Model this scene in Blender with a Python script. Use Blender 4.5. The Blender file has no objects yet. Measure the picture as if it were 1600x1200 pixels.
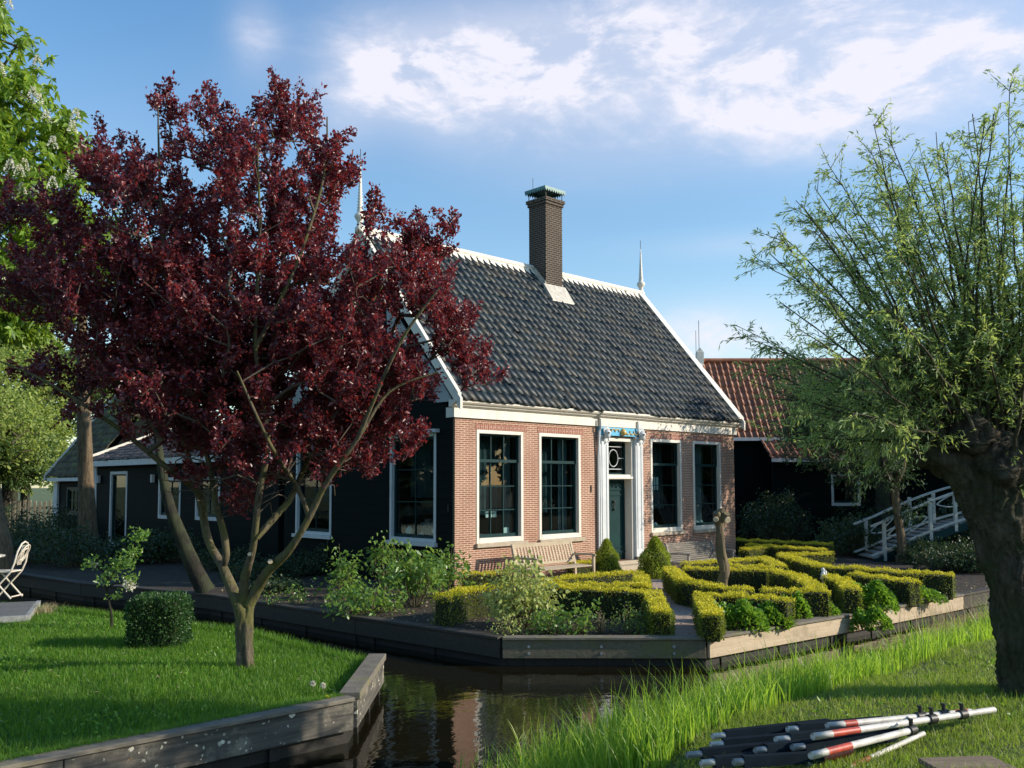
import bpy, bmesh, math, random
import numpy as np
from mathutils import Vector, Matrix
R_ = math.radians
rng = np.random.default_rng(7); random.seed(7)
scene = bpy.context.scene
COL = scene.collection

# ------------------------------------------------------------------ camera
FPX, PITCH, ROLL, SH = 1443.62, .0697, -.0024, 54.95
CAM = np.array([-11.9, -13.77, 1.993]); YAW = .7746
_F = np.array([math.sin(YAW)*math.cos(PITCH), math.cos(YAW)*math.cos(PITCH), math.sin(PITCH)])
_r = np.array([math.cos(YAW), -math.sin(YAW), 0.]); _u = np.cross(_r, _F)
_R = _r*math.cos(ROLL)+_u*math.sin(ROLL); _U = -_r*math.sin(ROLL)+_u*math.cos(ROLL)
def ray(px, py): return _F+_R*(px-800)/FPX-_U*(py-600-SH)/FPX
def at(px, py, depth): return CAM+ray(px, py)*depth          # point of the place seen at a photo pixel, at a distance
def atz(px, py, z):
    d = ray(px, py); return CAM+d*(z-CAM[2])/d[2]
HR = np.array([math.cos(YAW), -math.sin(YAW), 0.]); HF = np.array([math.sin(YAW), math.cos(YAW), 0.]); HU = np.array([0, 0, 1.])
cd = bpy.data.cameras.new('camera'); co = bpy.data.objects.new('camera', cd); COL.objects.link(co)
M = Matrix([[_R[i], _U[i], -_F[i], CAM[i]] for i in range(3)]+[[0, 0, 0, 1]])
co.matrix_world = M
cd.sensor_width = 36; cd.lens = FPX/1600*36; cd.shift_y = SH/1600; cd.clip_end = 2000; cd.clip_start = .05
scene.camera = co

# ------------------------------------------------------------------ sun, sky, exposure
SUN = np.array([.64, -.768, math.tan(R_(24))]); SUN = SUN/np.linalg.norm(SUN)
sd = bpy.data.lights.new('sun', 'SUN'); sd.energy = 4.5; sd.angle = R_(.5); sd.color = (1, .89, .74)
so = bpy.data.objects.new('sun', sd); COL.objects.link(so)
so.rotation_euler = Vector(SUN).to_track_quat('Z', 'Y').to_euler(); so.location = (20, -25, 20)
vs = scene.view_settings; vs.view_transform = 'Standard'; vs.look = 'None'; vs.gamma = 1; vs.exposure = 0.36
w = bpy.data.worlds.new('World'); scene.world = w; w.use_nodes = True
nt = w.node_tree; N = nt.nodes; Lk = nt.links; N.clear()
out = N.new('ShaderNodeOutputWorld'); bg = N.new('ShaderNodeBackground'); bg.inputs[1].default_value = .145
sky = N.new('ShaderNodeTexSky'); sky.sky_type = 'NISHITA'; sky.sun_disc = False
sky.sun_elevation = math.asin(SUN[2]); sky.sun_rotation = math.atan2(SUN[0], SUN[1])
sky.air_density = 1.0; sky.dust_density = .6; sky.ozone_density = 2.0
tc = N.new('ShaderNodeTexCoord'); sep = N.new('ShaderNodeSeparateXYZ'); Lk.new(tc.outputs['Generated'], sep.inputs[0])
def wm(op, a, b=None, c=None):
    n = N.new('ShaderNodeMath'); n.operation = op
    for i, q in enumerate((a, b, c)):
        if q is None: continue
        if isinstance(q, (int, float)): n.inputs[i].default_value = q
        else: Lk.new(q, n.inputs[i])
    return n.outputs[0]
az = wm('ARCTAN2', sep.outputs[0], sep.outputs[1]); el = wm('ARCSINE', sep.outputs[2])
cmb = N.new('ShaderNodeCombineXYZ'); Lk.new(wm('MULTIPLY', az, 1.0), cmb.inputs[0]); Lk.new(wm('MULTIPLY', el, 2.1), cmb.inputs[1])
def wnoise(scale, detail, rough, dist, off=0):
    n = N.new('ShaderNodeTexNoise'); n.inputs['Scale'].default_value = scale; n.inputs['Detail'].default_value = detail
    n.inputs['Roughness'].default_value = rough; n.inputs['Distortion'].default_value = dist
    mp = N.new('ShaderNodeMapping'); mp.inputs['Location'].default_value = (off, off*.7, 0); mp.inputs['Rotation'].default_value = (0, 0, -.25)
    Lk.new(cmb.outputs[0], mp.inputs[0]); Lk.new(mp.outputs[0], n.inputs['Vector']); return n.outputs[0]
# clouds: (photo px, py, half width, half height, strength) turned into azimuth / elevation of the sky
CL = [(760, 75, 190, 75, .95), (1000, 55, 280, 65, .95), (1420, 45, 340, 110, .95), (1190, 170, 130, 32, .55), (930, 240, 200, 42, .42),
      (530, 175, 50, 45, .45), (388, 32, 34, 42, .55), (1130, 525, 130, 45, 1.1), (1180, 378, 150, 18, .38), (1500, 120, 200, 60, .6),
      (600, 80, 60, 40, .5), (180, 200, 120, 60, .12), (860, 150, 330, 40, .42), (620, 110, 70, 50, .5), (700, 200, 60, 30, .25), (1300, 230, 160, 30, .25), (-900, 150, 500, 160, .5), (2900, 220, 700, 180, .6)]
tot = None
for (px, py, hw, hh, s) in CL:
    a0 = YAW+math.atan((px-800)/FPX); e0 = math.atan((757-py)/math.hypot(FPX, px-800))
    ra = hw/FPX*math.cos(a0-YAW)**2; re_ = hh/FPX*math.cos(a0-YAW)
    dx = wm('DIVIDE', wm('SUBTRACT', az, a0), ra); dy = wm('DIVIDE', wm('SUBTRACT', el, e0), re_)
    g = wm('MULTIPLY', wm('EXPONENT', wm('MULTIPLY', wm('ADD', wm('MULTIPLY', dx, dx), wm('MULTIPLY', dy, dy)), -.7)), s)
    tot = g if tot is None else wm('ADD', tot, g)
n1 = wnoise(7, 8, .62, .5); n2 = wnoise(24, 6, .6, .3, 3.)
nn = wm('ADD', wm('MULTIPLY', n1, .75), wm('MULTIPLY', n2, .25))
mask = wm('MULTIPLY', tot, wm('MULTIPLY_ADD', nn, 4.2, -1.75))
mr = N.new('ShaderNodeMapRange'); mr.interpolation_type = 'SMOOTHSTEP'; Lk.new(mask, mr.inputs[0]); mr.inputs[1].default_value = 0.02; mr.inputs[2].default_value = 1.45
mr.inputs[3].default_value = 0; mr.inputs[4].default_value = .86
veil = wm('MULTIPLY', wm('MINIMUM', tot, 1.2), .42)
fac = wm('MINIMUM', wm('ADD', mr.outputs[0], veil), .95)
mx = N.new('ShaderNodeMix'); mx.data_type = 'RGBA'; Lk.new(fac, mx.inputs[0])
tint = N.new('ShaderNodeMix'); tint.data_type = 'RGBA'; tint.blend_type = 'MULTIPLY'; tint.inputs[0].default_value = 1
Lk.new(sky.outputs[0], tint.inputs[6])
tr_ = N.new('ShaderNodeValToRGB'); Lk.new(wm('DIVIDE', el, 1.0), tr_.inputs[0]); tr_.color_ramp.elements[0].position = .05; tr_.color_ramp.elements[0].color = (1.22, 1.22, 1.10, 1)
tr_.color_ramp.elements[1].position = .55; tr_.color_ramp.elements[1].color = (.70, 1.08, 1.26, 1); Lk.new(tr_.outputs[0], tint.inputs[7])
Lk.new(tint.outputs[2], mx.inputs[6]); mx.inputs[7].default_value = (5.0, 4.95, 5.5, 1)
Lk.new(mx.outputs[2], bg.inputs[0]); Lk.new(bg.outputs[0], out.inputs[0])

# ------------------------------------------------------------------ materials
def newmat(name):
    m = bpy.data.materials.new(name); m.use_nodes = True; nt = m.node_tree
    b = nt.nodes['Principled BSDF']; return m, nt, b
class NB:
    def __init__(s, nt): s.nt = nt; s.N = nt.nodes; s.L = nt.links
    def new(s, t): return s.N.new(t)
    def link(s, a, b): s.L.new(a, b)
    def val(s, sock, v):
        if isinstance(v, bpy.types.NodeSocket): s.L.new(v, sock)
        else: sock.default_value = v
    def math(s, op, *a):
        n = s.new('ShaderNodeMath'); n.operation = op
        for i, q in enumerate(a): s.val(n.inputs[i], q)
        return n.outputs[0]
    def coord(s, which='Object'): return s.new('ShaderNodeTexCoord').outputs[which]
    def mapping(s, vec, scale=(1, 1, 1), rot=(0, 0, 0), loc=(0, 0, 0)):
        n = s.new('ShaderNodeMapping'); s.L.new(vec, n.inputs[0]); n.inputs['Scale'].default_value = scale
        n.inputs['Rotation'].default_value = rot; n.inputs['Location'].default_value = loc; return n.outputs[0]
    def noise(s, vec, scale=5, detail=4, rough=.55, dist=0):
        n = s.new('ShaderNodeTexNoise'); s.L.new(vec, n.inputs['Vector']); n.inputs['Scale'].default_value = scale
        n.inputs['Detail'].default_value = detail; n.inputs['Roughness'].default_value = rough; n.inputs['Distortion'].default_value = dist
        return n.outputs[0]
    def ramp(s, f, stops):
        n = s.new('ShaderNodeValToRGB'); s.L.new(f, n.inputs[0]); cr = n.color_ramp
        while len(cr.elements) < len(stops): cr.elements.new(.5)
        for e, (p, c) in zip(cr.elements, stops): e.position = p; e.color = (*c, 1) if len(c) == 3 else c
        return n.outputs[0]
    def mix(s, f, a, b, mode='MIX'):
        n = s.new('ShaderNodeMix'); n.data_type = 'RGBA'; n.blend_type = mode
        s.val(n.inputs[0], f); s.val(n.inputs[6], a if isinstance(a, bpy.types.NodeSocket) else (*a, 1)); s.val(n.inputs[7], b if isinstance(b, bpy.types.NodeSocket) else (*b, 1))
        return n.outputs[2]
    def bump(s, h, strength=.5, dist=.02, normal=None):
        n = s.new('ShaderNodeBump'); s.L.new(h, n.inputs['Height']); n.inputs['Strength'].default_value = strength
        n.inputs['Distance'].default_value = dist
        if normal: s.L.new(normal, n.inputs['Normal'])
        return n.outputs[0]
def simple(name, c1, c2=None, scale=6, rough=.7, bump=.3, bdist=.01, stretch=(1, 1, 1), spec=.5, metallic=0, detail=6, lo=.35, hi=.65):
    m, nt, b = newmat(name); g = NB(nt); c2 = c2 or tuple(x*.7 for x in c1)
    v = g.mapping(g.coord(), stretch)
    n = g.noise(v, scale, detail, .6)
    col = g.ramp(n, [(lo, c1), (hi, c2)])
    n2 = g.noise(g.coord(), .8, 3); col = g.mix(g.math('MULTIPLY', n2, .35), col, (0.5*c1[0], .5*c1[1], .5*c1[2]))
    g.link(col, b.inputs['Base Color']); b.inputs['Roughness'].default_value = rough; b.inputs['Metallic'].default_value = metallic
    b.inputs['Specular IOR Level'].default_value = spec
    if bump: g.link(g.bump(g.noise(v, scale*4, 4), bump, bdist), b.inputs['Normal'])
    return m
def leafmat(name, cols, trans=.4, rough=.45, tcol=None, spec=.4, clump=0.0, cs=1.6):
    """leaves: colour varies from leaf to leaf, light passes through"""
    m, nt, b = newmat(name); g = NB(nt)
    r = g.new('ShaderNodeNewGeometry').outputs['Random Per Island']
    k = len(cols); col = g.ramp(r, [(i/(max(k-1, 1)), c) for i, c in enumerate(cols)])
    if clump:
        cn = g.ramp(g.noise(g.coord(), cs, 4), [(.38, (0, 0, 0)), (.66, (1, 1, 1))]); col = g.mix(g.math('MULTIPLY', cn, clump), col, cols[0])
    g.link(col, b.inputs['Base Color']); b.inputs['Roughness'].default_value = rough; b.inputs['Specular IOR Level'].default_value = spec
    t = g.new('ShaderNodeBsdfTranslucent')
    if tcol: g.link(g.mix(.6, col, tcol), t.inputs[0])
    else: g.link(g.mix(1, col, (1.5, 1.6, .8), 'MULTIPLY'), t.inputs[0])
    ms = g.new('ShaderNodeMixShader'); ms.inputs[0].default_value = trans
    g.link(b.outputs[0], ms.inputs[1]); g.link(t.outputs[0], ms.inputs[2])
    g.link(ms.outputs[0], nt.nodes['Material Output'].inputs[0]); return m
def brickmat(name, c1, c2, mortar, bw=.17, bh=.042, ms=.0105, vertical=False, mossy=False):
    m, nt, b = newmat(name); g = NB(nt)
    s = g.new('ShaderNodeSeparateXYZ'); g.link(g.coord(), s.inputs[0])
    u = g.math('ADD', s.outputs[0], s.outputs[1]); c = g.new('ShaderNodeCombineXYZ')
    wob = g.noise(g.coord(), 3, 2)
    zz = g.math('ADD', s.outputs[2], g.math('MULTIPLY', wob, .006))
    if vertical: g.link(zz, c.inputs[0]); g.link(u, c.inputs[1])
    else: g.link(u, c.inputs[0]); g.link(zz, c.inputs[1])
    t = g.new('ShaderNodeTexBrick'); g.link(c.outputs[0], t.inputs['Vector'])
    t.inputs['Scale'].default_value = 1; t.inputs['Brick Width'].default_value = bw; t.inputs['Row Height'].default_value = bh
    t.inputs['Mortar Size'].default_value = ms; t.inputs['Mortar Smooth'].default_value = .2
    t.inputs['Color1'].default_value = (*c1, 1); t.inputs['Color2'].default_value = (*c2, 1); t.inputs['Mortar'].default_value = (*mortar, 1)
    t.inputs['Bias'].default_value = 0
    n = g.ramp(g.noise(g.mapping(g.coord(), (1, 1, .5)), 1.5, 6, .7), [(.42, (0, 0, 0)), (.75, (1, 1, 1))]); col = g.mix(g.math('MULTIPLY', n, .55), t.outputs[0], (c2[0]*.8, c2[1]*.75, c2[2]*.7))
    dmp = g.ramp(g.math('ADD', s.outputs[2], g.math('MULTIPLY', g.noise(g.coord(), 2.2, 4), .5)), [(.35, (1, 1, 1)), (.75, (0, 0, 0))]); col = g.mix(g.math('MULTIPLY', dmp, .35), col, (c2[0]*.7, c2[1]*.9, c2[2]*.8))
    n = g.noise(g.coord(), 26, 3); col = g.mix(g.math('MULTIPLY', n, .35), col, (c1[0]*1.5, c1[1]*1.6, c1[2]*1.7))
    g.link(col, b.inputs['Base Color']); b.inputs['Roughness'].default_value = .9; b.inputs['Specular IOR Level'].default_value = .2
    g.link(g.bump(t.outputs[1], -.5, .008, g.bump(g.noise(g.coord(), 60, 3), .3, .004)), b.inputs['Normal'])
    return m
def tilemat(name, cols, cw, rh, rough=.45, moss=None, spec=.5):
    m, nt, b = newmat(name); g = NB(nt)
    s = g.new('ShaderNodeSeparateXYZ'); g.link(g.coord(), s.inputs[0])
    fx = g.math('FLOOR', g.math('DIVIDE', s.outputs[0], cw)); fy = g.math('FLOOR', g.math('DIVIDE', g.math('ADD', s.outputs[1], .001), rh))
    c = g.new('ShaderNodeCombineXYZ'); g.link(fx, c.inputs[0]); g.link(fy, c.inputs[1])
    wn = g.new('ShaderNodeTexWhiteNoise'); wn.noise_dimensions = '2D'; g.link(c.outputs[0], wn.inputs['Vector'])
    k = len(cols); col = g.ramp(wn.outputs[0], [(i/(k-1) if i < k-1 else .985, q) for i, q in enumerate(cols)])
    n = g.noise(g.coord(), 9, 5, .65); col = g.mix(g.math('MULTIPLY', n, .45), col, tuple(x*.5 for x in cols[0]))
    if moss:
        n = g.noise(g.mapping(g.coord(), (1.2, .7, 1)), 4, 6, .7); f = g.ramp(n, [(.5, (0, 0, 0)), (.62, (1, 1, 1))]); col = g.mix(f, col, moss)
    else:
        n = g.noise(g.coord(), 14, 5, .7); f = g.ramp(n, [(.69, (0, 0, 0)), (.75, (1, 1, 1))]); col = g.mix(g.math('MULTIPLY', f, .5), col, (.13, .13, .09))
    g.link(col, b.inputs['Base Color']); b.inputs['Roughness'].default_value = rough; b.inputs['Specular IOR Level'].default_value = spec
    g.link(g.bump(g.noise(g.coord(), 30, 4), .35, .006), b.inputs['Normal'])
    return m
def boardmat(name, c1, c2, pitch=.17, axis=2, rough=.45):
    m, nt, b = newmat(name); g = NB(nt)
    s = g.new('ShaderNodeSeparateXYZ'); g.link(g.coord(), s.inputs[0])
    f = g.math('FRACT', g.math('DIVIDE', s.outputs[axis], pitch))
    st = (1, 1, 8) if axis == 2 else (6, 6, .6)
    n = g.noise(g.mapping(g.coord(), st), 2.2, 5)
    col = g.mix(n, c1, c2)
    seam = g.ramp(f, [(0, (0, 0, 0)), (.06, (1, 1, 1))])
    col = g.mix(seam, tuple(x*.35 for x in c1), col)
    g.link(col, b.inputs['Base Color']); b.inputs['Roughness'].default_value = rough; b.inputs['Specular IOR Level'].default_value = .05
    g.link(g.bump(g.math('SUBTRACT', 1., f), .9, .02), b.inputs['Normal'])
    return m
def woodmat(name, c1, c2, stretch=(1, 14, 14), rough=.8, spots=None, moss=None, scale=1.6, rotz=0.):
    m, nt, b = newmat(name); g = NB(nt)
    v = g.mapping(g.mapping(g.coord(), (1, 1, 1), (0, 0, -rotz)), stretch)
    n = g.noise(v, scale, 8, .65, .6); col = g.ramp(n, [(.3, c1), (.7, c2)])
    big = g.noise(g.coord(), 1.1, 4); col = g.mix(g.math('MULTIPLY', big, .5), col, tuple(x*.6 for x in c1))
    if moss:
        f = g.ramp(g.noise(g.coord(), 2.6, 6, .7), [(.52, (0, 0, 0)), (.66, (1, 1, 1))]); col = g.mix(g.math('MULTIPLY', f, .7), col, moss)
    if spots:
        for (sc, c, th) in spots:
            dv = g.new('ShaderNodeVectorMath'); dv.operation = 'MULTIPLY_ADD'; nz = g.new('ShaderNodeTexNoise'); nz.inputs['Scale'].default_value = sc*1.6; nz.inputs['Detail'].default_value = 4; g.link(g.coord(), nz.inputs['Vector']); g.link(nz.outputs[1], dv.inputs[0]); dv.inputs[1].default_value = (.9/sc,)*3; g.link(g.coord(), dv.inputs[2])
            vo = g.new('ShaderNodeTexVoronoi'); g.link(dv.outputs[0], vo.inputs['Vector']); vo.inputs['Scale'].default_value = sc
            jit = g.math('ADD', vo.outputs['Distance'], g.math('MULTIPLY', g.noise(g.coord(), 40, 3), .12))
            gate = g.ramp(g.noise(g.coord(), 3.1, 3), [(.46, (0, 0, 0)), (.54, (1, 1, 1))])
            f = g.ramp(jit, [(th, (1, 1, 1)), (th+.03, (0, 0, 0))]); col = g.mix(g.math('MULTIPLY', f, gate), col, c)
    g.link(col, b.inputs['Base Color']); b.inputs['Roughness'].default_value = rough
    g.link(g.bump(n, .7, .012), b.inputs['Normal']); return m
def barkmat(name, c1, c2, moss=None, scale=14, bd=.03):
    m, nt, b = newmat(name); g = NB(nt)
    v = g.mapping(g.coord(), (1, 1, .25)); n = g.noise(v, scale, 8, .7, .4)
    col = g.ramp(n, [(.35, c1), (.65, c2)])
    if moss:
        f = g.ramp(g.noise(g.coord(), 3.2, 5, .65), [(.42, (0, 0, 0)), (.6, (1, 1, 1))]); col = g.mix(g.math('MULTIPLY', f, .75), col, moss)
    g.link(col, b.inputs['Base Color']); b.inputs['Roughness'].default_value = .9; b.inputs['Specular IOR Level'].default_value = .2
    g.link(g.bump(n, 1., bd), b.inputs['Normal']); return m

m_brick = brickmat('brick', (.27, .112, .066), (.17, .066, .042), (.60, .46, .35))
m_soldier = brickmat('soldier brick', (.31, .12, .08), (.23, .085, .06), (.5, .4, .32), .3, .058, .009, vertical=True)
m_chim = brickmat('chimney brick', (.048, .036, .028), (.030, .024, .021), (.22, .18, .14), .17, .058, .009)
m_green = boardmat('dark green boards', (.0035, .0065, .0065), (.007, .012, .011), rough=.7)
m_greenpaint = simple('dark green paint', (.006, .040, .040), (.005, .028, .030), 3, .5, .1, .003, spec=.15)
m_white = simple('cream white paint', (.80, .74, .64), (.62, .56, .46), 5, .6, .2, .004, (1, 1, .35), lo=.45, hi=.85)
m_coolwhite = simple('pale grey white paint', (.66, .68, .68), (.56, .59, .60), 4, .55, .12, .004)
m_stone = simple('sandstone', (.50, .42, .31), (.40, .33, .24), 9, .85, .4, .006)
m_stonedk = simple('dark stone', (.20, .17, .14), (.13, .11, .09), 9, .85, .4, .006)
m_tile = tilemat('blue black roof tile', [(.004, .012, .019), (.008, .020, .029), (.015, .031, .041), (.050, .046, .036)], .21, .27, .48, spec=.32)
m_redtile = tilemat('red roof tile', [(.24, .075, .035), (.38, .125, .055), (.46, .18, .08), (.20, .075, .045)], .23, .34, .6)
m_browntile = tilemat('brown roof tile', [(.10, .07, .06), (.17, .12, .10), (.23, .16, .13), (.08, .06, .05)], .24, .30, .6)
m_mosstile = tilemat('mossy roof tile', [(.08, .065, .045), (.13, .11, .07), (.17, .13, .08), (.07, .06, .05)], .24, .32, .8, moss=(.17, .19, .055))
m_lead = simple('white lead flashing', (.62, .57, .48), (.42, .38, .32), 8, .5, .2, .006)
m_copper = simple('green copper hood', (.10, .26, .24), (.05, .14, .15), 9, .5, .3, .006)
m_iron = simple('black iron', (.012, .012, .014), (.02, .018, .016), 12, .5, .2, .003)
m_blue = simple('sky blue paint', (.10, .42, .66), (.13, .50, .72), 5, .4, .1, .003)
m_gold = simple('gold paint', (.62, .42, .12), (.5, .32, .08), 9, .35, .2, .003)
m_curtain = simple('grey net curtain', (.16, .20, .21), (.10, .13, .14), 5, .9, .2, .01, (6, 6, .4))
m_paper = simple('white card', (.8, .8, .76), (.7, .7, .66), 5, .7, 0)
m_book = simple('spines', (.35, .3, .25), (.1, .12, .14), 30, .7, 0, stretch=(4, 4, .1))
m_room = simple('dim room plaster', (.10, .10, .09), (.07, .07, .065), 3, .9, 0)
m_teak = woodmat('weathered teak', (.42, .33, .22), (.58, .48, .34), (3, 3, 3), .75)
m_oldbench = woodmat('grey weathered wood', (.22, .20, .17), (.36, .33, .28), (2, 8, 8), .8)
m_soil = simple('garden soil', (.022, .015, .010), (.065, .045, .028), 5, .95, 1., .05)
m_gravel = simple('pinkish gravel', (.70, .52, .42), (.42, .31, .25), 60, .95, 1., .02)
m_stem = barkmat('green brown stem', (.10, .085, .05), (.2, .17, .1), None, 30, .01)
m_barkred = barkmat('plum bark', (.05, .042, .028), (.16, .13, .09), (.12, .12, .035), 18, .02)
m_barkwil = barkmat('pollard willow bark', (.018, .016, .013), (.15, .125, .095), (.06, .07, .035), 11, .09)
m_barkgrey = barkmat('brown bark', (.075, .055, .035), (.21, .155, .095), None, 16, .03)
m_barkdark = barkmat('dark bark', (.014, .013, .011), (.04, .035, .028), (.05, .06, .03), 12, .03)
m_barkstub = barkmat('stub bark', (.10, .075, .05), (.22, .165, .11), (.15, .13, .06), 16, .02)
m_cut = simple('fresh cut wood', (.75, .60, .42), (.62, .47, .3), 20, .8, .2, .004)
m_twig = simple('twig', (.07, .055, .04), (.13, .10, .07), 20, .9, .2, .004)
m_twigdk = simple('dark twig', (.05, .042, .026), (.10, .085, .045), 20, .9, .2, .004)

L_red = leafmat('dark red leaf', [(.050, .012, .024), (.10, .023, .038), (.16, .034, .046), (.32, .075, .06)], .33, .36, (.62, .06, .05), .6, clump=.5)
L_willow = leafmat('willow leaf', [(.16, .25, .085), (.25, .35, .13), (.37, .47, .20)], .46, .45, (.68, .82, .14))
L_chest = leafmat('chestnut leaf', [(.09, .17, .02), (.15, .26, .03), (.24, .36, .045)], .38, .42, (.55, .7, .05))
L_bg = leafmat('pale tree leaf', [(.15, .21, .05), (.23, .30, .07), (.32, .38, .09)], .38, .6, (.55, .65, .07))
L_bgdk = leafmat('mid tree leaf', [(.07, .12, .04), (.11, .17, .05), (.16, .23, .06)], .33, .6, (.3, .45, .06))
L_shade = leafmat('shade darkened leaf', [(.028, .06, .028), (.045, .085, .035), (.07, .115, .045)], .25, .55, (.12, .22, .05))  # shade put into the leaf colour, for trees that should look shaded
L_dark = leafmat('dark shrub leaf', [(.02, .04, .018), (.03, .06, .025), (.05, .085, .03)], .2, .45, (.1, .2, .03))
L_shrub = leafmat('shrub leaf', [(.06, .14, .03), (.11, .22, .04), (.21, .33, .07)], .36, .38, (.45, .65, .08), .5)
L_hyd = leafmat('pale shrub leaf', [(.24, .30, .08), (.36, .42, .13), (.5, .54, .2)], .38, .5, (.7, .75, .18))
L_cover = leafmat('bright ground cover', [(.08, .19, .02), (.13, .28, .03), (.24, .40, .06)], .38, .4, (.45, .7, .05))
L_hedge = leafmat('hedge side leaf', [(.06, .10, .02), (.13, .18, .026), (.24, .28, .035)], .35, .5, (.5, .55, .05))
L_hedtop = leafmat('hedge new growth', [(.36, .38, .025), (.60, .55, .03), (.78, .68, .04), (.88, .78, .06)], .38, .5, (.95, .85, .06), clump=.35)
L_box = leafmat('box bush leaf', [(.02, .06, .018), (.035, .09, .025), (.07, .15, .045)], .25, .38, (.15, .3, .05))
L_conif = leafmat('conifer leaf', [(.18, .25, .03), (.28, .36, .04), (.42, .48, .06)], .35, .5, (.6, .7, .06))
L_white = leafmat('white blossom', [(.7, .68, .55), (.85, .82, .7)], .3, .6, (.8, .75, .6))
L_grass = leafmat('lawn blade', [(.045, .13, .010), (.075, .19, .014), (.12, .26, .02), (.24, .36, .06)], .38, .5, (.26, .52, .02), clump=.55, cs=.9)
L_bank = leafmat('bank grass blade', [(.10, .17, .02), (.18, .27, .03), (.30, .38, .06), (.5, .44, .2)], .38, .5, (.5, .7, .05), clump=.6, cs=1.3)
L_reed = leafmat('reed blade', [(.09, .22, .02), (.17, .34, .03), (.29, .46, .05), (.5, .55, .16)], .48, .42, (.6, .85, .06), clump=.5, cs=.9)
L_dry = leafmat('dry grass', [(.35, .28, .16), (.5, .42, .26)], .3, .7, (.5, .4, .2))

m_core = simple('hedge twigs inside', (.03, .035, .012), (.015, .018, .008), 20, .95, .5, .02)
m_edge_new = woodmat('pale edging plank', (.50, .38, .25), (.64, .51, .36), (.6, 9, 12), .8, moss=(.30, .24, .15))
m_edge_old = woodmat('mossy edging plank', (.12, .10, .065), (.20, .17, .11), (9, 9, 12), .8, spots=[(5, (.32, .34, .22), .13)], moss=(.13, .14, .035))
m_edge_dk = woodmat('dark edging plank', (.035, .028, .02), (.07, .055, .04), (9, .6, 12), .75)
m_edge_lawn = woodmat('lichened grey edging', (.035, .033, .028), (.17, .15, .12), (.8, 5, 10), .85, spots=[(16, (.55, .52, .40), .22), (7, (.66, .62, .48), .20), (2.3, (.6, .33, .06), .07)], moss=(.30, .27, .20), scale=2.4)
m_cap = woodmat('weathered cap board', (.13, .11, .085), (.24, .21, .165), (4, 4, 10), .85, moss=(.16, .15, .06))
m_post = simple('wet post', (.012, .010, .008), (.025, .021, .015), 12, .7, .4, .01)
m_deck = woodmat('grey decking', (.10, .10, .10), (.2, .19, .18), (1, 8, 8), .7)
m_chairpaint = simple('cream enamel', (.78, .70, .58), (.7, .62, .5), 10, .4, .1, .002)
m_polewhite = simple('white tube', (.70, .66, .60), (.30, .27, .22), 9, .5, .2, .002, lo=.48, hi=.8)
m_polered = simple('red tube band', (.60, .075, .04), (.30, .05, .035), 14, .5, .1, .002)
m_poledark = simple('blue black tube', (.005, .011, .018), (.010, .018, .026), 7, .95, .1, .002, spec=.08)
m_polegrey = simple('grey tube end', (.35, .36, .36), (.25, .26, .27), 7, .4, .1, .002)
m_fence = simple('light picket wood', (.6, .48, .32), (.5, .4, .26), 9, .8, .2, .004)
m_bridge = simple('bridge white paint', (.55, .55, .50), (.42, .43, .38), 7, .6, .2, .004)

# glass
def glass(name, tint=(.75, .85, .85), refl=1.0):
    m, nt, b = newmat(name); g = NB(nt); nt.nodes.remove(b)
    tr = g.new('ShaderNodeBsdfTransparent'); tr.inputs[0].default_value = (*tint, 1)
    gl = g.new('ShaderNodeBsdfGlossy'); gl.inputs['Roughness'].default_value = .015
    g.link(g.bump(g.noise(g.coord(), 1.2, 1), .02, .03), gl.inputs['Normal'])
    fr = g.new('ShaderNodeFresnel'); fr.inputs[0].default_value = 1.5
    ms = g.new('ShaderNodeMixShader'); bf = g.new('ShaderNodeNewGeometry').outputs['Backfacing']; g.link(g.math('MULTIPLY', g.math('MULTIPLY', fr.outputs[0], refl), g.math('SUBTRACT', 1., bf)), ms.inputs[0]); g.link(tr.outputs[0], ms.inputs[1]); g.link(gl.outputs[0], ms.inputs[2])
    g.link(ms.outputs[0], nt.nodes['Material Output'].inputs[0]); return m
m_glass = glass('window glass')
# water
m_water, _nt, _b = newmat('canal water'); g = NB(_nt)
_b.inputs['Roughness'].default_value = .035; _b.inputs['IOR'].default_value = 1.33; _b.inputs['Specular IOR Level'].default_value = .62
dn = g.noise(g.coord(), .6, 5); g.link(g.mix(dn, (.007, .006, .003), (.013, .011, .005)), _b.inputs['Base Color'])
hn = g.math('ADD', g.noise(g.mapping(g.coord(), (1, 1.3, 1)), 5, 3, .5), g.math('MULTIPLY', g.noise(g.coord(), 1.1, 2), 2.))
g.link(g.bump(hn, .10, .035), _b.inputs['Normal'])
# lawn / bank soil under the blades
m_lawn = simple('lawn ground', (.035, .075, .012), (.05, .10, .016), 14, .95, 1., .03)
m_bank = simple('bank ground', (.06, .085, .02), (.10, .12, .03), 9, .95, 1., .04)
m_land = simple('far meadow', (.07, .10, .03), (.10, .13, .04), 1.5, .95, .6, .05)

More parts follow.
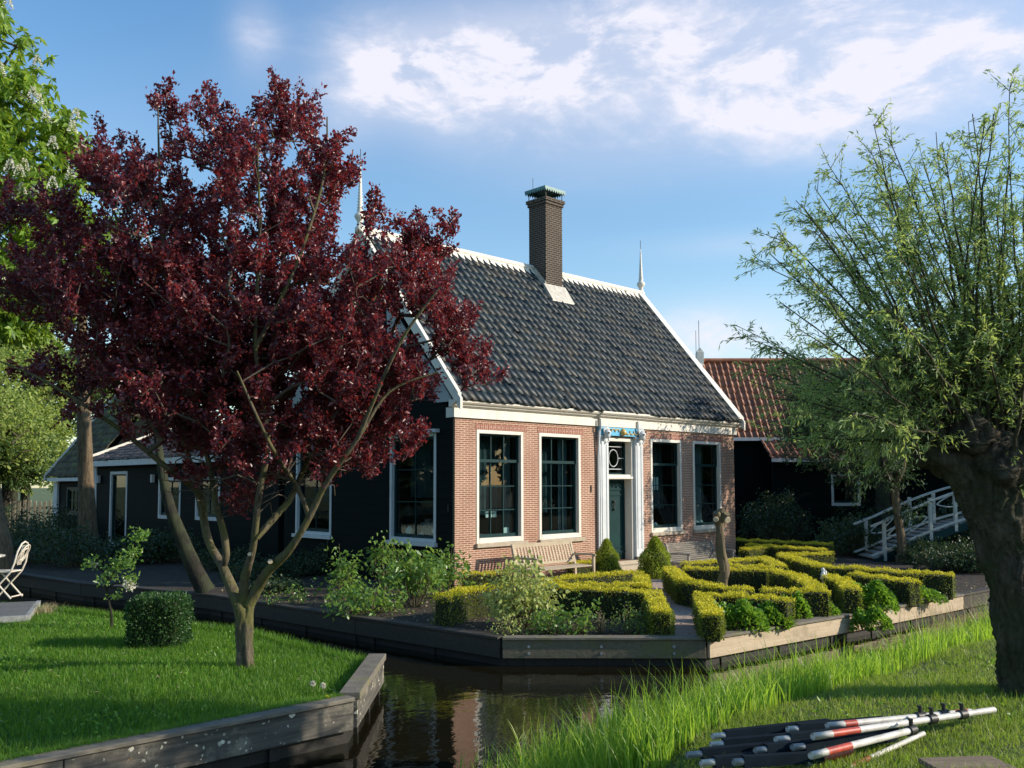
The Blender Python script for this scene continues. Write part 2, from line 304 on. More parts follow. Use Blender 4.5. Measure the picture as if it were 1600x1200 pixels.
# ------------------------------------------------------------------ object helpers
def link(o, parent=None):
    COL.objects.link(o)
    if parent is not None: o.parent = parent
    return o
def tag(o, label=None, cat=None, group=None, kind=None):
    if label: o['label'] = label
    if cat: o['category'] = cat
    if group: o['group'] = group
    if kind: o['kind'] = kind
    return o
def empty(name, loc=(0, 0, 0), rz=0, label=None, cat=None, group=None):
    o = bpy.data.objects.new(name, None); o.location = [float(x) for x in loc]; o.rotation_euler = (0, 0, rz); o.empty_display_size = .2
    link(o); return tag(o, label, cat, group)
def fast(name, V, Fq, mat, parent=None, smooth=False):
    """mesh from numpy arrays; Fq (n,3) or (n,4)"""
    V = np.asarray(V, dtype=np.float32); Fq = np.asarray(Fq, dtype=np.int32); k = Fq.shape[1]; n = len(Fq)
    me = bpy.data.meshes.new(name); me.vertices.add(len(V)); me.vertices.foreach_set('co', V.ravel())
    me.loops.add(n*k); me.loops.foreach_set('vertex_index', Fq.ravel())
    me.polygons.add(n); me.polygons.foreach_set('loop_start', np.arange(0, n*k, k, dtype=np.int32))
    if smooth: me.polygons.foreach_set('use_smooth', np.ones(n, dtype=bool))
    me.update(calc_edges=True); me.materials.append(mat)
    return link(bpy.data.objects.new(name, me), parent)
class MB:
    """collects shapes into one mesh"""
    def __init__(s): s.v = []; s.f = []; s.sm = []
    def add(s, vs, fs, sm=False):
        b = len(s.v); s.v.extend([tuple(map(float, p)) for p in vs]); s.f.extend([tuple(b+i for i in f) for f in fs]); s.sm.extend([sm]*len(fs)); return s
    def box(s, a, b):
        x0, y0, z0 = [min(a[i], b[i]) for i in range(3)]; x1, y1, z1 = [max(a[i], b[i]) for i in range(3)]
        return s.add([(x0, y0, z0), (x1, y0, z0), (x1, y1, z0), (x0, y1, z0), (x0, y0, z1), (x1, y0, z1), (x1, y1, z1), (x0, y1, z1)],
                     [(0, 3, 2, 1), (4, 5, 6, 7), (0, 1, 5, 4), (1, 2, 6, 5), (2, 3, 7, 6), (3, 0, 4, 7)])
    def beam(s, p, q, wd, ht, up=(0, 0, 1)):
        p = Vector(p); q = Vector(q); d = (q-p).normalized(); up = Vector(up); sd_ = d.cross(up)
        if sd_.length < 1e-4: sd_ = d.cross(Vector((1, 0, 0)))
        sd_.normalize(); u = sd_.cross(d).normalized(); vs = []
        for c in (p, q):
            for (a, b) in ((-1, -1), (1, -1), (1, 1), (-1, 1)): vs.append(c+sd_*a*wd/2+u*b*ht/2)
        return s.add(vs, [(0, 1, 2, 3), (7, 6, 5, 4), (0, 4, 5, 1), (1, 5, 6, 2), (2, 6, 7, 3), (3, 7, 4, 0)])
    def tube(s, pts, rad, n=8, cap=True, sm=True):
        pts = [Vector([float(c) for c in p]) for p in pts]; k = len(pts)
        if isinstance(rad, (int, float)): rad = [rad]*k
        ref = None; b = len(s.v); vs = []
        for i in range(k):
            d = (pts[min(i+1, k-1)]-pts[max(i-1, 0)]).normalized()
            if ref is None: ref = d.orthogonal().normalized()
            ref = (ref-d*ref.dot(d)).normalized(); o = d.cross(ref)
            for j in range(n):
                a = 2*math.pi*j/n; vs.append(pts[i]+(ref*math.cos(a)+o*math.sin(a))*rad[i])
        fs = [(i*n+j, i*n+(j+1) % n, (i+1)*n+(j+1) % n, (i+1)*n+j) for i in range(k-1) for j in range(n)]
        s.add(vs, fs, sm)
        if cap: s.add([vs[j] for j in range(n)], [tuple(range(n-1, -1, -1))]); s.add([vs[(k-1)*n+j] for j in range(n)], [tuple(range(n))])
        return s
    def lathe(s, prof, c=(0, 0, 0), n=14):
        b = []; vs = [(c[0]+r*math.cos(2*math.pi*j/n), c[1]+r*math.sin(2*math.pi*j/n), c[2]+z) for (r, z) in prof for j in range(n)]
        fs = [(i*n+j, i*n+(j+1) % n, (i+1)*n+(j+1) % n, (i+1)*n+j) for i in range(len(prof)-1) for j in range(n)]
        return s.add(vs, fs, True)
    def prism(s, pts, ax, a, b):
        """polygon pts (2d) extruded along axis ax from a to b"""
        def mk(p, t):
            q = list(p); q.insert(ax, t); return tuple(q)
        n = len(pts); vs = [mk(p, a) for p in pts]+[mk(p, b) for p in pts]
        return s.add(vs, [tuple(range(n-1, -1, -1)), tuple(range(n, 2*n))]+[(i, (i+1) % n, n+(i+1) % n, n+i) for i in range(n)])
    def build(s, name, mat, parent=None, bevel=0):
        me = bpy.data.meshes.new(name); me.from_pydata(s.v, [], s.f); me.polygons.foreach_set('use_smooth', s.sm)
        bm = bmesh.new(); bm.from_mesh(me); bmesh.ops.recalc_face_normals(bm, faces=bm.faces)
        if bevel:
            bmesh.ops.remove_doubles(bm, verts=bm.verts, dist=1e-5)
            bmesh.ops.bevel(bm, geom=[e for e in bm.edges if e.is_manifold and e.calc_face_angle(0) > .6], offset=bevel, segments=1, affect='EDGES')
        bm.to_mesh(me); bm.free(); me.materials.append(mat)
        return link(bpy.data.objects.new(name, me), parent)
def unit(a): return a/np.maximum(np.linalg.norm(a, axis=-1, keepdims=True), 1e-9)
def rdirs(n): return unit(rng.normal(size=(n, 3)))
def leafmesh(name, P, D, L, W, mat, parent=None, fold=.25, droop=0.):
    """one folded four-point leaf at every P pointing along D"""
    n = len(P); D = unit(D); A = unit(np.cross(D, rdirs(n))); B = np.cross(A, D)
    L = np.broadcast_to(np.asarray(L, float), (n,))[:, None]; W = np.broadcast_to(np.asarray(W, float), (n,))[:, None]
    m = P+D*L*.45+B*W*fold; t = P+D*L+np.array([0, 0, -1.])*L*droop
    V = np.stack([P, m+A*W/2, t, m-A*W/2], 1).reshape(-1, 3)
    i = np.arange(n)[:, None]*4; Fc = np.concatenate([i+[0, 1, 2], i+[0, 2, 3]], 1).reshape(-1, 3)
    return fast(name, V, Fc, mat, parent)
def prisms(P, Q, r0, r1, n=4):
    """many thin tapered twigs as arrays"""
    k = len(P); d = unit(Q-P); a = unit(np.cross(d, rdirs(k))); b = np.cross(d, a); ang = np.arange(n)*2*math.pi/n
    off = a[:, None]*np.cos(ang)[None, :, None]+b[:, None]*np.sin(ang)[None, :, None]
    V = np.concatenate([P[:, None]+off*r0[:, None, None], Q[:, None]+off*r1[:, None, None]], 1).reshape(-1, 3)
    j = np.arange(n); q = np.stack([j, (j+1) % n, n+(j+1) % n, n+j], 1); Fq = (np.arange(k)[:, None, None]*2*n+q[None]).reshape(-1, 4)
    return V, Fq
def smoothpath(pts, rad, sub=5):
    pts = np.array(pts, float); rad = np.array(rad, float); n = len(pts); P = []; R = []
    for i in range(n-1):
        p0, p1, p2, p3 = pts[max(i-1, 0)], pts[i], pts[i+1], pts[min(i+2, n-1)]
        for t in np.linspace(0, 1, sub, endpoint=False):
            P.append(.5*((2*p1)+(-p0+p2)*t+(2*p0-5*p1+4*p2-p3)*t*t+(-p0+3*p1-3*p2+p3)*t**3)); R.append(rad[i]*(1-t)+rad[i+1]*t)
    P.append(pts[-1]); R.append(rad[-1]); return np.array(P), np.array(R)
def limb(mb, pts, rad, n=9, lump=.08, sub=5, ridge=0., rk=9):
    """bark tube with lumps and flutes"""
    P, R = smoothpath(pts, rad, sub); k = len(P); ph = rng.uniform(0, 6.28, 4)
    mb_start = len(mb.v); mb.tube(P, [1.]*k, n, True)
    for i in range(k):
        c = P[i]
        for j in range(n):
            a = 2*math.pi*j/n; s_ = 1+lump*(math.sin(2*a+ph[0]+i*.25)+.6*math.sin(3*a+ph[1]-i*.35)+.5*math.sin(5*a+ph[2]))+rng.normal()*lump*.25
            if ridge: s_ += ridge*(abs(math.sin(rk*a*.5+ph[3]+1.3*math.sin(i*.21+a)+.7*math.sin(i*.53)))-.55)+ridge*.5*rng.normal()*.5
            v = np.array(mb.v[mb_start+i*n+j]); mb.v[mb_start+i*n+j] = tuple(c+(v-c)*R[i]*s_)
    for e, i in ((0, 0), (1, k-1)):
        for j in range(n): mb.v[mb_start+k*n+e*n+j] = mb.v[mb_start+i*n+j]
    return P, R
def grow(seeds, targets, step=.25, rtip=.006, power=.42, up=.12, rmax=.09):
    """join every target to the nearest living wood; returns twig arrays"""
    nodes = [tuple(p) for p in seeds]; par = [-1]*len(nodes); ns = len(nodes)
    NP = np.zeros((len(targets)*14+ns+10, 3)); NP[:ns] = seeds; cnt = ns
    c0 = np.mean(seeds, axis=0); order = np.argsort(np.linalg.norm(targets-c0, axis=1)); ends = []
    for ti in order:
        T = targets[ti]; dv = NP[:cnt]-T; d = np.linalg.norm(dv, axis=1)+.55*np.maximum(0, NP[:cnt, 2]-T[2]+.1)
        j = int(np.argmin(d)); A = NP[j].copy(); dist = np.linalg.norm(T-A); k = max(1, min(12, int(dist/step))); last = j
        bow = rng.normal(size=3)*dist*.09+np.array([0, 0, -up*dist])
        for q in range(1, k+1):
            t = q/k; p = A+(T-A)*t+bow*math.sin(math.pi*t)
            if cnt >= len(NP): break
            NP[cnt] = p; par.append(last); last = cnt; cnt += 1
        ends.append(last)
    w_ = np.zeros(cnt)
    for e in ends: w_[e] += 1
    for i in range(cnt-1, -1, -1):
        if par[i] >= 0: w_[par[i]] += w_[i]
    rad = np.minimum(rtip*np.maximum(w_, 1)**power, rmax)
    idx = np.array([i for i in range(cnt) if par[i] >= 0]); pa = np.array([par[i] for i in idx])
    V, Fq = prisms(NP[pa], NP[idx], np.minimum(rad[pa], rad[idx]*1.25), rad[idx], 5)
    return V, Fq, NP[np.array(ends)], NP[np.array([par[e] if par[e] >= 0 else e for e in ends])]
def crownpts(blobs, n, depth, dth):
    """points in a crown made of round masses given where they stand: (px, py, rx, ry) at a distance"""
    ar = np.array([b[2]*b[3] for b in blobs], float); pk = rng.choice(len(blobs), n, p=ar/ar.sum()); q = rdirs(n)*rng.random((n, 1))**(1/2.3)
    B = np.array([b[:4] for b in blobs], float)[pk]; dz = np.array([(b[4] if len(b) > 4 else dth) for b in blobs])[pk]; do = np.array([(b[5] if len(b) > 5 else 0) for b in blobs])[pk]
    return np.array([at(B[i, 0]+q[i, 0]*B[i, 2], B[i, 1]+q[i, 1]*B[i, 3], depth)+HF*(q[i, 2]*dz[i]+do[i]) for i in range(n)])
def shoots(E, Dr, length, nleaf, L, W, spread=.8, jit=.02):
    """leaves along a shoot at every E"""
    n = len(E); t = rng.random((n, nleaf, 1)); ln = (length*rng.uniform(.6, 1.3, n))[:, None, None]
    P = E[:, None]+Dr[:, None]*t*ln+rng.normal(size=(n, nleaf, 3))*jit
    D = unit(Dr[:, None]*.7+rng.normal(size=(n, nleaf, 3))*spread)
    return P.reshape(-1, 3), D.reshape(-1, 3), E+Dr*ln[:, 0]

# ------------------------------------------------------------------ ground, water, banks
GZ = -.05; WZ = -.40
def sheet(name, poly, z, mat, zb=None):
    mb = MB(); n = len(poly); mb.add([(x, y, z) for x, y in poly], [tuple(range(n))])
    if zb is not None:
        mb.add([(x, y, z) for x, y in poly]+[(x, y, zb) for x, y in poly], [(i, (i+1) % n, n+(i+1) % n, n+i) for i in range(n)])
    o = mb.build(name, mat)
    if zb is not None:
        o.data.materials.append(m_post)
        for p in o.data.polygons:
            if abs(p.normal.z) < .5: p.material_index = 1
    return tag(o, kind='structure')
sheet('ground', [(-900, -900), (900, -900), (900, 900), (-900, 900)], -1.0, m_land)
sheet('water', [(-60, -14), (60, -14), (60, 120), (-60, 120)], WZ, m_water)
ISL = [(-9, 34), (-6.2, 17), (-5.14, 10.45), (-4.74, 6.24), (-3.81, 2.46), (-3.56, -1.87), (-3.34, -4.83), (-1.46, -6.73), (2.3, -7.09), (5.8, -7.32), (9.6, -7.55), (12.6, -4.6), (21, 6), (60, 20), (60, 34)]
sheet('garden_ground', ISL, GZ, m_soil, -.95)
sheet('far_land', [(-300, 34.01), (60.0, 34.01), (60, 20), (300, 20), (300, 400), (-300, 400)], GZ-.01, m_land, -.95)
LAWN = [(-5.56, -5.05), (-5.43, -2.13), (-6.05, .6), (-6.5, 2.13), (-8.2, 6), (-12, 9), (-40, 12), (-40, -6.46), (-9.56, -6.46), (-6.86, -6.44)]
sheet('lawn_ground', LAWN, GZ-.01, m_lawn, -.95)
def shore(x):
    x = np.asarray(x, float); return np.where(x < -6.4, -8.35+(x+6.4)*.85, -8.35-(x+6.4)*.02)
def bankz(x, y):
    d = shore(x)-y; t = np.clip((d+.15)/1.9, 0, 1); s_ = t*t*(3-2*t)
    return -.6+.84*s_+.028*np.clip(d-1.2, 0, 6)+.025*np.sin(x*1.7+y*2.1)*s_
xs = np.linspace(-30, 40, 281); ys = np.concatenate([np.linspace(-30, -14, 20), np.linspace(-13.8, -7.2, 90)])
X, Y = np.meshgrid(xs, ys, indexing='ij'); Z = bankz(X, Y); nx, ny = X.shape
I = np.arange((nx-1)*ny).reshape(nx-1, ny)[:, :-1].ravel()
tag(fast('bank_ground', np.stack([X, Y, Z], -1).reshape(-1, 3), np.stack([I, I+ny, I+ny+1, I+1], 1), m_bank, None, True), kind='structure')
# other shore on the right where the bridge lands
sheet('right_bank_ground', [(14.2, -9.2), (16.2, -5.6), (25, 5), (60, 15), (60, -9.2)], GZ-.02, m_bank, -.95)
# gravel paths of the garden (thin sheets on the soil)
sheet('path', [(-1.85, -6.22), (-.2, -5.0), (2.0, -3.2), (3.9, -1.25), (.2, -1.2), (.2, -.02), (9.6, -.02), (9.6, -1.0), (6.2, -1.3), (3.2, -4.1), (.7, -5.9), (-.9, -6.72), (-1.4, -6.68)], GZ+.004, m_gravel)
sheet('side_path', [(.95, -6.92), (2.1, -7.02), (4.3, -5.9), (9.3, -2.6), (11.8, -.6), (11.2, .1), (8.5, -2.1), (3.0, -5.9)], GZ+.008, m_gravel)

# ------------------------------------------------------------------ building helpers
def wall(name, axis, t0, t1, u0, u1, z0, z1, openings, mat, parent, top=None):
    """wall in a plane: axis 1 = runs along x at y=t0 (outside) .. t1; axis 0 = runs along y at x=t0 .. t1"""
    us = sorted(set([u0, u1]+[o[0] for o in openings]+[o[1] for o in openings])); zs = sorted(set([z0, z1]+[o[2] for o in openings]+[o[3] for o in openings]))
    def P(u, t, z): return (u, t, z) if axis == 1 else (t, u, z)
    sol = lambda i, j: 0 <= i < len(us)-1 and 0 <= j < len(zs)-1 and not any(o[0] <= us[i] < o[1] and o[2] <= zs[j] < o[3] for o in openings)
    mb = MB()
    for i in range(len(us)-1):
        for j in range(len(zs)-1):
            if not sol(i, j): continue
            a, b, c, d = us[i], us[i+1], zs[j], zs[j+1]
            for t in (t0, t1): mb.add([P(a, t, c), P(b, t, c), P(b, t, d), P(a, t, d)], [(0, 1, 2, 3)])
            if not sol(i-1, j): mb.add([P(a, t0, c), P(a, t1, c), P(a, t1, d), P(a, t0, d)], [(0, 1, 2, 3)])
            if not sol(i+1, j): mb.add([P(b, t0, c), P(b, t1, c), P(b, t1, d), P(b, t0, d)], [(0, 1, 2, 3)])
            if not sol(i, j-1): mb.add([P(a, t0, c), P(b, t0, c), P(b, t1, c), P(a, t1, c)], [(0, 1, 2, 3)])
            if not sol(i, j+1): mb.add([P(a, t0, d), P(b, t0, d), P(b, t1, d), P(a, t1, d)], [(0, 1, 2, 3)])
    if top: mb.prism(top, axis, t0, t1) if axis == 1 else mb.prism(top, 0, t0, t1)
    return mb.build(name, mat, parent)
def tiles(name, mat, parent, origin, ex, ey, length, slope, cw, rh, amp=.028, lift=.03, ns=8):
    """roof of S-shaped tiles: real waves across, one step per course. local x along the eave, y up the slope"""
    ex = Vector(ex).normalized(); ey = Vector(ey).normalized(); ez = ex.cross(ey)
    nc = int(math.ceil(length/cw)); nr = int(math.ceil(slope/rh)); u = np.minimum(np.arange(nc*ns+1)*cw/ns, length); ph = (u/cw) % 1.0
    prof = amp*(np.where(ph < .36, np.sin(ph/.36*math.pi), -.5*np.sin((ph-.36)/.64*math.pi)))
    V = []; Fq = []; b = 0; m = len(u)
    jt = rng.normal(size=(nr, nc))*.008+(rng.random((nr, nc)) > .97)*.02; sag = -.035*np.sin(np.linspace(0, math.pi*2.3, nc))[None, :]*np.sin(np.linspace(0, math.pi, nr))[:, None]; jt2 = jt; jt = jt+sag*.0
    cidx = np.minimum((u/cw).astype(int), nc-1)
    for r in range(nr):
        y0 = r*rh; y1 = min((r+1)*rh+.05, slope); j = jt[r][cidx]
        for (yy, h) in ((y0, lift*.1-.012), (y0+.0, lift), (y1, 0.)):
            V.append(np.stack([u, np.full(m, yy)+(j if h else j), prof+h+j], 1))
        for k in (0, 1):
            i = np.arange(m-1)+b+k*m; Fq.append(np.stack([i, i+1, i+1+m, i+m], 1))
        b += 3*m
    o = fast(name, np.concatenate(V), np.concatenate(Fq), mat, parent, False)
    me = o.data; sm = np.ones(len(me.polygons), bool); me.polygons.foreach_set('use_smooth', sm)
    Mx = Matrix([[ex[i], ey[i], ez[i], origin[i]] for i in range(3)]+[[0, 0, 0, 1]])
    o.matrix_local = Mx; return o
def window(parent, axis, t, sgn, a, b, z0, z1, mat_frame, fw=.07, fd=.12, sash=m_greenpaint, meet=None, top_v=0, low_v=2, low_h=2, sill=None, sill_mat=m_stone, bot=.1, name='window'):
    """frame > sash bars, pane; sgn = outward direction along the wall's normal"""
    def B(mb, u0, u1, d0, d1, q0, q1):   # d measured inwards from outer face t
        x0, x1 = t-sgn*d0, t-sgn*d1
        if axis == 1: mb.box((u0, x0, q0), (u1, x1, q1))
        else: mb.box((x0, u0, q0), (x1, u1, q1))
    f = MB(); B(f, a, a+fw, -.012, fd+.03, z0, z1); B(f, b-fw, b, -.012, fd+.03, z0, z1)
    B(f, a+fw, b-fw, -.012, fd+.03, z1-fw, z1); B(f, a+fw, b-fw, -.012, fd+.03, z0, z0+bot)
    fr = f.build(name, mat_frame, parent, .004)
    a1, b1, c1, d1 = a+fw, b-fw, z0+bot, z1-fw; s = MB(); sw = .05
    mz = meet if meet else d1
    B(s, a1, a1+sw, fd-.035, fd+.02, c1, mz); B(s, b1-sw, b1, fd-.035, fd+.02, c1, mz); B(s, a1+sw, b1-sw, fd-.035, fd+.02, c1, c1+.07)
    if meet:
        B(s, a1, b1, fd-.055, fd+.02, mz, mz+.06)
        B(s, a1, a1+sw*.8, fd-.055, fd+.0, mz+.06, d1); B(s, b1-sw*.8, b1, fd-.055, fd+.0, mz+.06, d1); B(s, a1+sw*.8, b1-sw*.8, fd-.055, fd, d1-.04, d1)
    else: B(s, a1+sw, b1-sw, fd-.035, fd+.02, d1-.05, d1)
    for k in range(low_v):
        u = a1+sw+(b1-a1-2*sw)*(k+1)/(low_v+1); B(s, u-.011, u+.011, fd-.02, fd+.012, c1+.07, mz if meet else d1-.05)
    for k in range(low_h):
        q = c1+.07+(mz-c1-.07)*(k+1)/(low_h+1); B(s, a1+sw, b1-sw, fd-.018, fd+.010, q-.011, q+.011)
    for k in range(top_v):
        u = a1+sw+(b1-a1-2*sw)*(k+1)/(top_v+1); B(s, u-.011, u+.011, fd-.035, fd-.005, mz+.06, d1-.04)
    s.build('sash', sash, fr)
    p = MB(); B(p, a1+.01, b1-.01, fd, fd+.005, c1+.01, d1-.01); p.build('pane', m_glass, fr)
    if sill:
        q = MB(); B(q, a-.03, b+.09, -.07, fd+.02, z0-.085, z0-.002); q.build('sill', sill_mat, fr, .006)
    return fr

# ------------------------------------------------------------------ main house
L, W, EZ, HA = 10.03, 6.32, 3.3, 7.62
house = empty('brick_house', (L/2, W/2, 0), 0, 'red brick house with blue-black tiled roof, tall chimney and dark green gable', 'house')
house.location = (0, 0, 0)
WN = [(.57, 1.90), (2.38, 3.72), (6.30, 7.58), (8.09, 9.37)]
wall('front_wall', 1, 0, .22, 0, L, -.3, EZ, [(a, b, .80, 3.08) for a, b in WN]+[(4.63, 5.63, .19, 3.06)], m_brick, house)
for a, b in WN:
    mb = MB(); mb.box((a-.04, -.006, 3.085), (b+.12, .1, 3.20)); mb.build('soldier_course', m_soldier, house)
gy = [(.53, 2.06), (4.26, 5.79)]
wall('gable_wall', 0, -.03, .18, .225, W, -.3, EZ, [(a, b, .82, 3.02) for a, b in gy], m_green, house, top=[(.02, EZ+.002), (W-.02, EZ+.002), (W/2, 7.42)])
wall('right_gable_wall', 0, L-.0, L-.2, .225, W, -.3, EZ, [], m_green, house, top=[(.02, EZ+.002), (W-.02, EZ+.002), (W/2, 7.42)])
wall('rear_wall', 1, W, W-.2, .2, L-.2, -.3, EZ, [], m_green, house)
mb = MB(); mb.box((-.055, -.006, -.3), (-.002, .20, EZ)); mb.build('corner_board', m_green, house)
# rooms inside: floor, ceiling, a partition
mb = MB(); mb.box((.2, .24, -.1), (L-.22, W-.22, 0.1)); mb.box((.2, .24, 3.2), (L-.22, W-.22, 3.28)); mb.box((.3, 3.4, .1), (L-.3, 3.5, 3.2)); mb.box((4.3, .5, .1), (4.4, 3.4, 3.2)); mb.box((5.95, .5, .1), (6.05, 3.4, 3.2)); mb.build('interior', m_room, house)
# roofs
SL = math.hypot(W/2+.24, HA-3.62); ang = math.atan2(HA-3.62, W/2+.24); ca, sa = math.cos(ang), math.sin(ang)
tiles('front_roof', m_tile, house, (-.02, -.24, 3.64), (1, 0, 0), (0, ca, sa), L+.04, SL, .21, .27, amp=.040, lift=.026)
tiles('rear_roof', m_tile, house, (L+.02, W+.28, 3.60), (-1, 0, 0), (0, -ca, sa), L+.04, SL, .21, .27, amp=.036, lift=.02, ns=4)
mb = MB(); off = .10
mb.prism([(.16, 3.8), (W/2, HA-.22), (W/2, HA-.10), (.16, 3.95)], 0, .0, L); mb.prism([(W-.16, 3.8), (W/2, HA-.22), (W/2, HA-.10), (W-.16, 3.95)], 0, .0, L); mb.build('roof_boarding', m_green, house)
# ridge: white mortar with saw-tooth lower edge on both sides
mb = MB(); n = int(L/.21); ex = .21
for k in range(n+1):
    x0 = k*ex; x1 = min(x0+ex, L+.02); xm = x0+.62*ex/2
    for sg in (1, -1):
        def Q(x, d, h): return (x, W/2-sg*ca*d, HA-sa*d+.0+h)
        mb.add([Q(x0, 0, .14), Q(x1, 0, .14), Q(x1, .13, .085), Q(x0+.16, .30, .075), Q(x0, .13, .085)], [(0, 1, 2, 3, 4)])
mb.tube([(-.02, W/2, HA+.085), (L+.02, W/2, HA+.085)], .085, 8); mb.build('ridge', m_white, house)
# cornice: frieze, mouldings and gutter; breaks forward over the door
mb = MB()
mb.box((-.06, -.05, 3.302), (L+.08, .2, 3.50))
mb.box((4.30, -.10, 3.302), (5.93, -.052, 3.50))
pr = [(.0, 3.502), (-.075, 3.502), (-.09, 3.52), (-.12, 3.53), (-.135, 3.56), (-.17, 3.57), (-.20, 3.60), (-.20, 3.64), (.0, 3.64)]
mb.prism(pr, 0, -.16, L+.3); mb.prism([(y-.05, z+.001) for y, z in pr], 0, 4.24, 5.99)
cor = mb.build('cornice', m_white, house)
mb = MB()
for x in (4.28, 5.66): mb.tube([(x, -.13, 3.47), (x, -.135, 3.25), (x, -.09, 3.2)], .022, 8)
mb.tube([(4.28, -.09, 3.2), (4.28, -.05, 2.6), (4.28, -.05, .0)], .028, 8); mb.build('downpipe', m_coolwhite, house)
# barge boards and finials on both gables
def barge(x, nm='barge_board', mat=m_white):
    o = None
    for sg in (1, -1):
        yb = -.30 if sg == 1 else W+.30
        mb = MB()
        p = [(yb, 3.42), (yb, 3.66), (W/2, HA+.085), (W/2, HA-.26)]
        mb.prism([(y, z) for y, z in p], 0, x-.03, x+.03)
        o = mb.build(nm, mat, house)
        mb = MB(); ys = [(W/2, HA), (-.24 if sg == 1 else W+.24, 3.64)]; s2 = 1 if x > 0 else -1
        xa, xb = (x-.20, x+.06) if x > 0 else (x-.04, x+.05)
        mb.prism([(ys[1][0], ys[1][1]+.09), (ys[0][0], ys[0][1]+.10), (ys[0][0], ys[0][1]+.145), (ys[1][0], ys[1][1]+.135)], 0, xa, xb); mb.build('verge_cap', mat, house)
    return o
bl = barge(-.09); br_ = barge(L+.09)
for x, hgt in ((-.09, 1.0), (L+.09, .82)):
    mb = MB(); prof = [(.0, 0), (.11, 0), (.11, .12), (.07, .16), (.06, .26), (.10, .32), (.13, .38), (.10, .44), (.055, .47), (.075, .52), (.05, .56)]
    z = .56; k = 0
    while z < .56+hgt: prof += [(.072*(1-(z-.56)/(hgt+.30)), z+.02), (.042*(1-(z-.56)/(hgt+.30)), z+.05)]; z += .07; k += 1
    prof += [(.012, z+.05), (.0, z+.06)]; mb.lathe(prof, (x, W/2, HA-.02), 12); f = mb.build('finial', m_white, house)
    mb = MB(); mb.tube([(x, W/2, HA+z), (x, W/2, HA+z+.30)], .008, 5); mb.build('spike', m_iron, f)
# white arched panels and attic windows in the left gable
def arch(c, r, n=12, a0=0, a1=math.pi): return [(c[0]+r*math.cos(a0+(a1-a0)*i/n), c[1]+r*math.sin(a0+(a1-a0)*i/n)) for i in range(n+1)]
m_panel = simple('grey painted panel', (.40, .43, .43), (.30, .33, .33), 4, .6, .1, .003)
for sg in (1, -1):
    yy = lambda y: W/2+sg*(y-W/2)
    mb = MB()
    pa = [(.35, 4.05), (.0, 3.62), (.35, 3.62)]+[(q[0], q[1]) for q in arch((.95, 3.62), .45, 10, math.pi, math.pi*.45)]+[(1.35, 5.05)]
    mb.prism([(yy(y), z) for y, z in pa], 0, -.062, -.033)
    pb = [(1.45, 5.15), (1.5, 4.85)]+arch((2.15, 4.55), .62, 10, math.pi*.85, math.pi*.5)+[(2.2, 6.0)]
    mb.build('gable_panel', m_panel, house); mb = MB(); mb.prism([(yy(y), z) for y, z in pb], 0, -.062, -.033); mb.build('gable_panel', m_panel, house)
mb = MB(); mb.prism([(1.95, 4.05), (1.95, 4.7)]+arch((2.45, 4.7), .5, 10, math.pi, 0)[1:]+[(2.95, 4.05)], 0, -.05, -.034)
mb.build('attic_shutter', m_greenpaint, house); mb = MB(); mb.prism([(3.35, 4.05), (3.35, 4.7)]+arch((3.85, 4.7), .5, 10, math.pi, 0)[1:]+[(4.35, 4.05)], 0, -.05, -.034); mb.build('attic_shutter', m_greenpaint, house)
mb = MB()
for y in (1.93, 2.45, 2.97, 3.33, 3.85, 4.37): mb.box((-.075, y-.018, 4.05), (-.034, y+.018, 4.72 if y not in (2.45, 3.85) else 5.18))
mb.build('attic_shutter_frame', m_coolwhite, house)
# windows
for i, (a, b) in enumerate(WN):
    window(house, 1, 0, -1, a, b, .80, 3.08, m_white, meet=2.43, top_v=2 if i < 2 else 0, low_v=2 if i < 2 else 0, low_h=2, sill=True)
for (a, b) in gy:
    fr = window(house, 0, -.03, -1, a, b, .82, 3.02, m_coolwhite, fw=.07, fd=.10, meet=None, low_v=1, low_h=2, bot=.07)
    mb = MB(); mb.box((-.16, a-.10, 3.022), (-.032, b+.10, 3.09)); mb.build('lintel', m_coolwhite, fr); mb = MB(); mb.box((-.11, a-.05, .74), (-.032, b+.05, .818)); mb.build('sill', m_coolwhite, fr)
# curtains and things on the window sills
def curtain(x0, x1, y, z0, z1, amp=.03, wl=.11, axis=1):
    u = np.linspace(x0, x1, max(8, int((x1-x0)/.012))); d = y+amp*np.sin(u/wl*2*math.pi)+.4*amp*np.sin(u/wl*3.3)
    V = np.concatenate([np.stack([u, d, np.full_like(u, z0)], 1), np.stack([u, d*.3+y*.7, np.full_like(u, z1)], 1)])
    if axis == 0: V = V[:, [1, 0, 2]]
    n = len(u); i = np.arange(n-1); return fast('curtain', V, np.stack([i, i+1, i+1+n, i+n], 1), m_curtain, house, True)
m_panetone = simple('teal pane tone', (.035, .060, .064), (.02, .036, .04), 3, .9, .2, .01, (5, 5, .3))  # teal hangings added behind the panes to give their reflected grey-teal tone
for a_, b_, y_ in ((.66, 1.82, .50), (2.47, 3.63, .55), (6.4, 7.5, .55), (8.2, 9.3, .50)):
    o_ = curtain(a_, b_, y_, 1.35, 3.05, .035, .16); o_.data.materials[0] = m_panetone
for a_, b_ in gy: o_ = curtain(a_+.08, b_-.1, .45, 1.7, 3.0, .03, .15, 0); o_.data.materials[0] = m_panetone
curtain(3.35, 3.66, .34, .9, 3.0); curtain(1.66, 1.86, .36, .9, 3.0); curtain(8.45, 8.95, .33, .9, 3.0); curtain(6.35, 6.52, .36, .9, 3.0); curtain(2.42, 2.55, .36, .9, 3.0)
mb = MB()
for x in (1.05, 1.16, 1.27): mb.box((x, .24, 1.30), (x+.075, .25, 1.42))
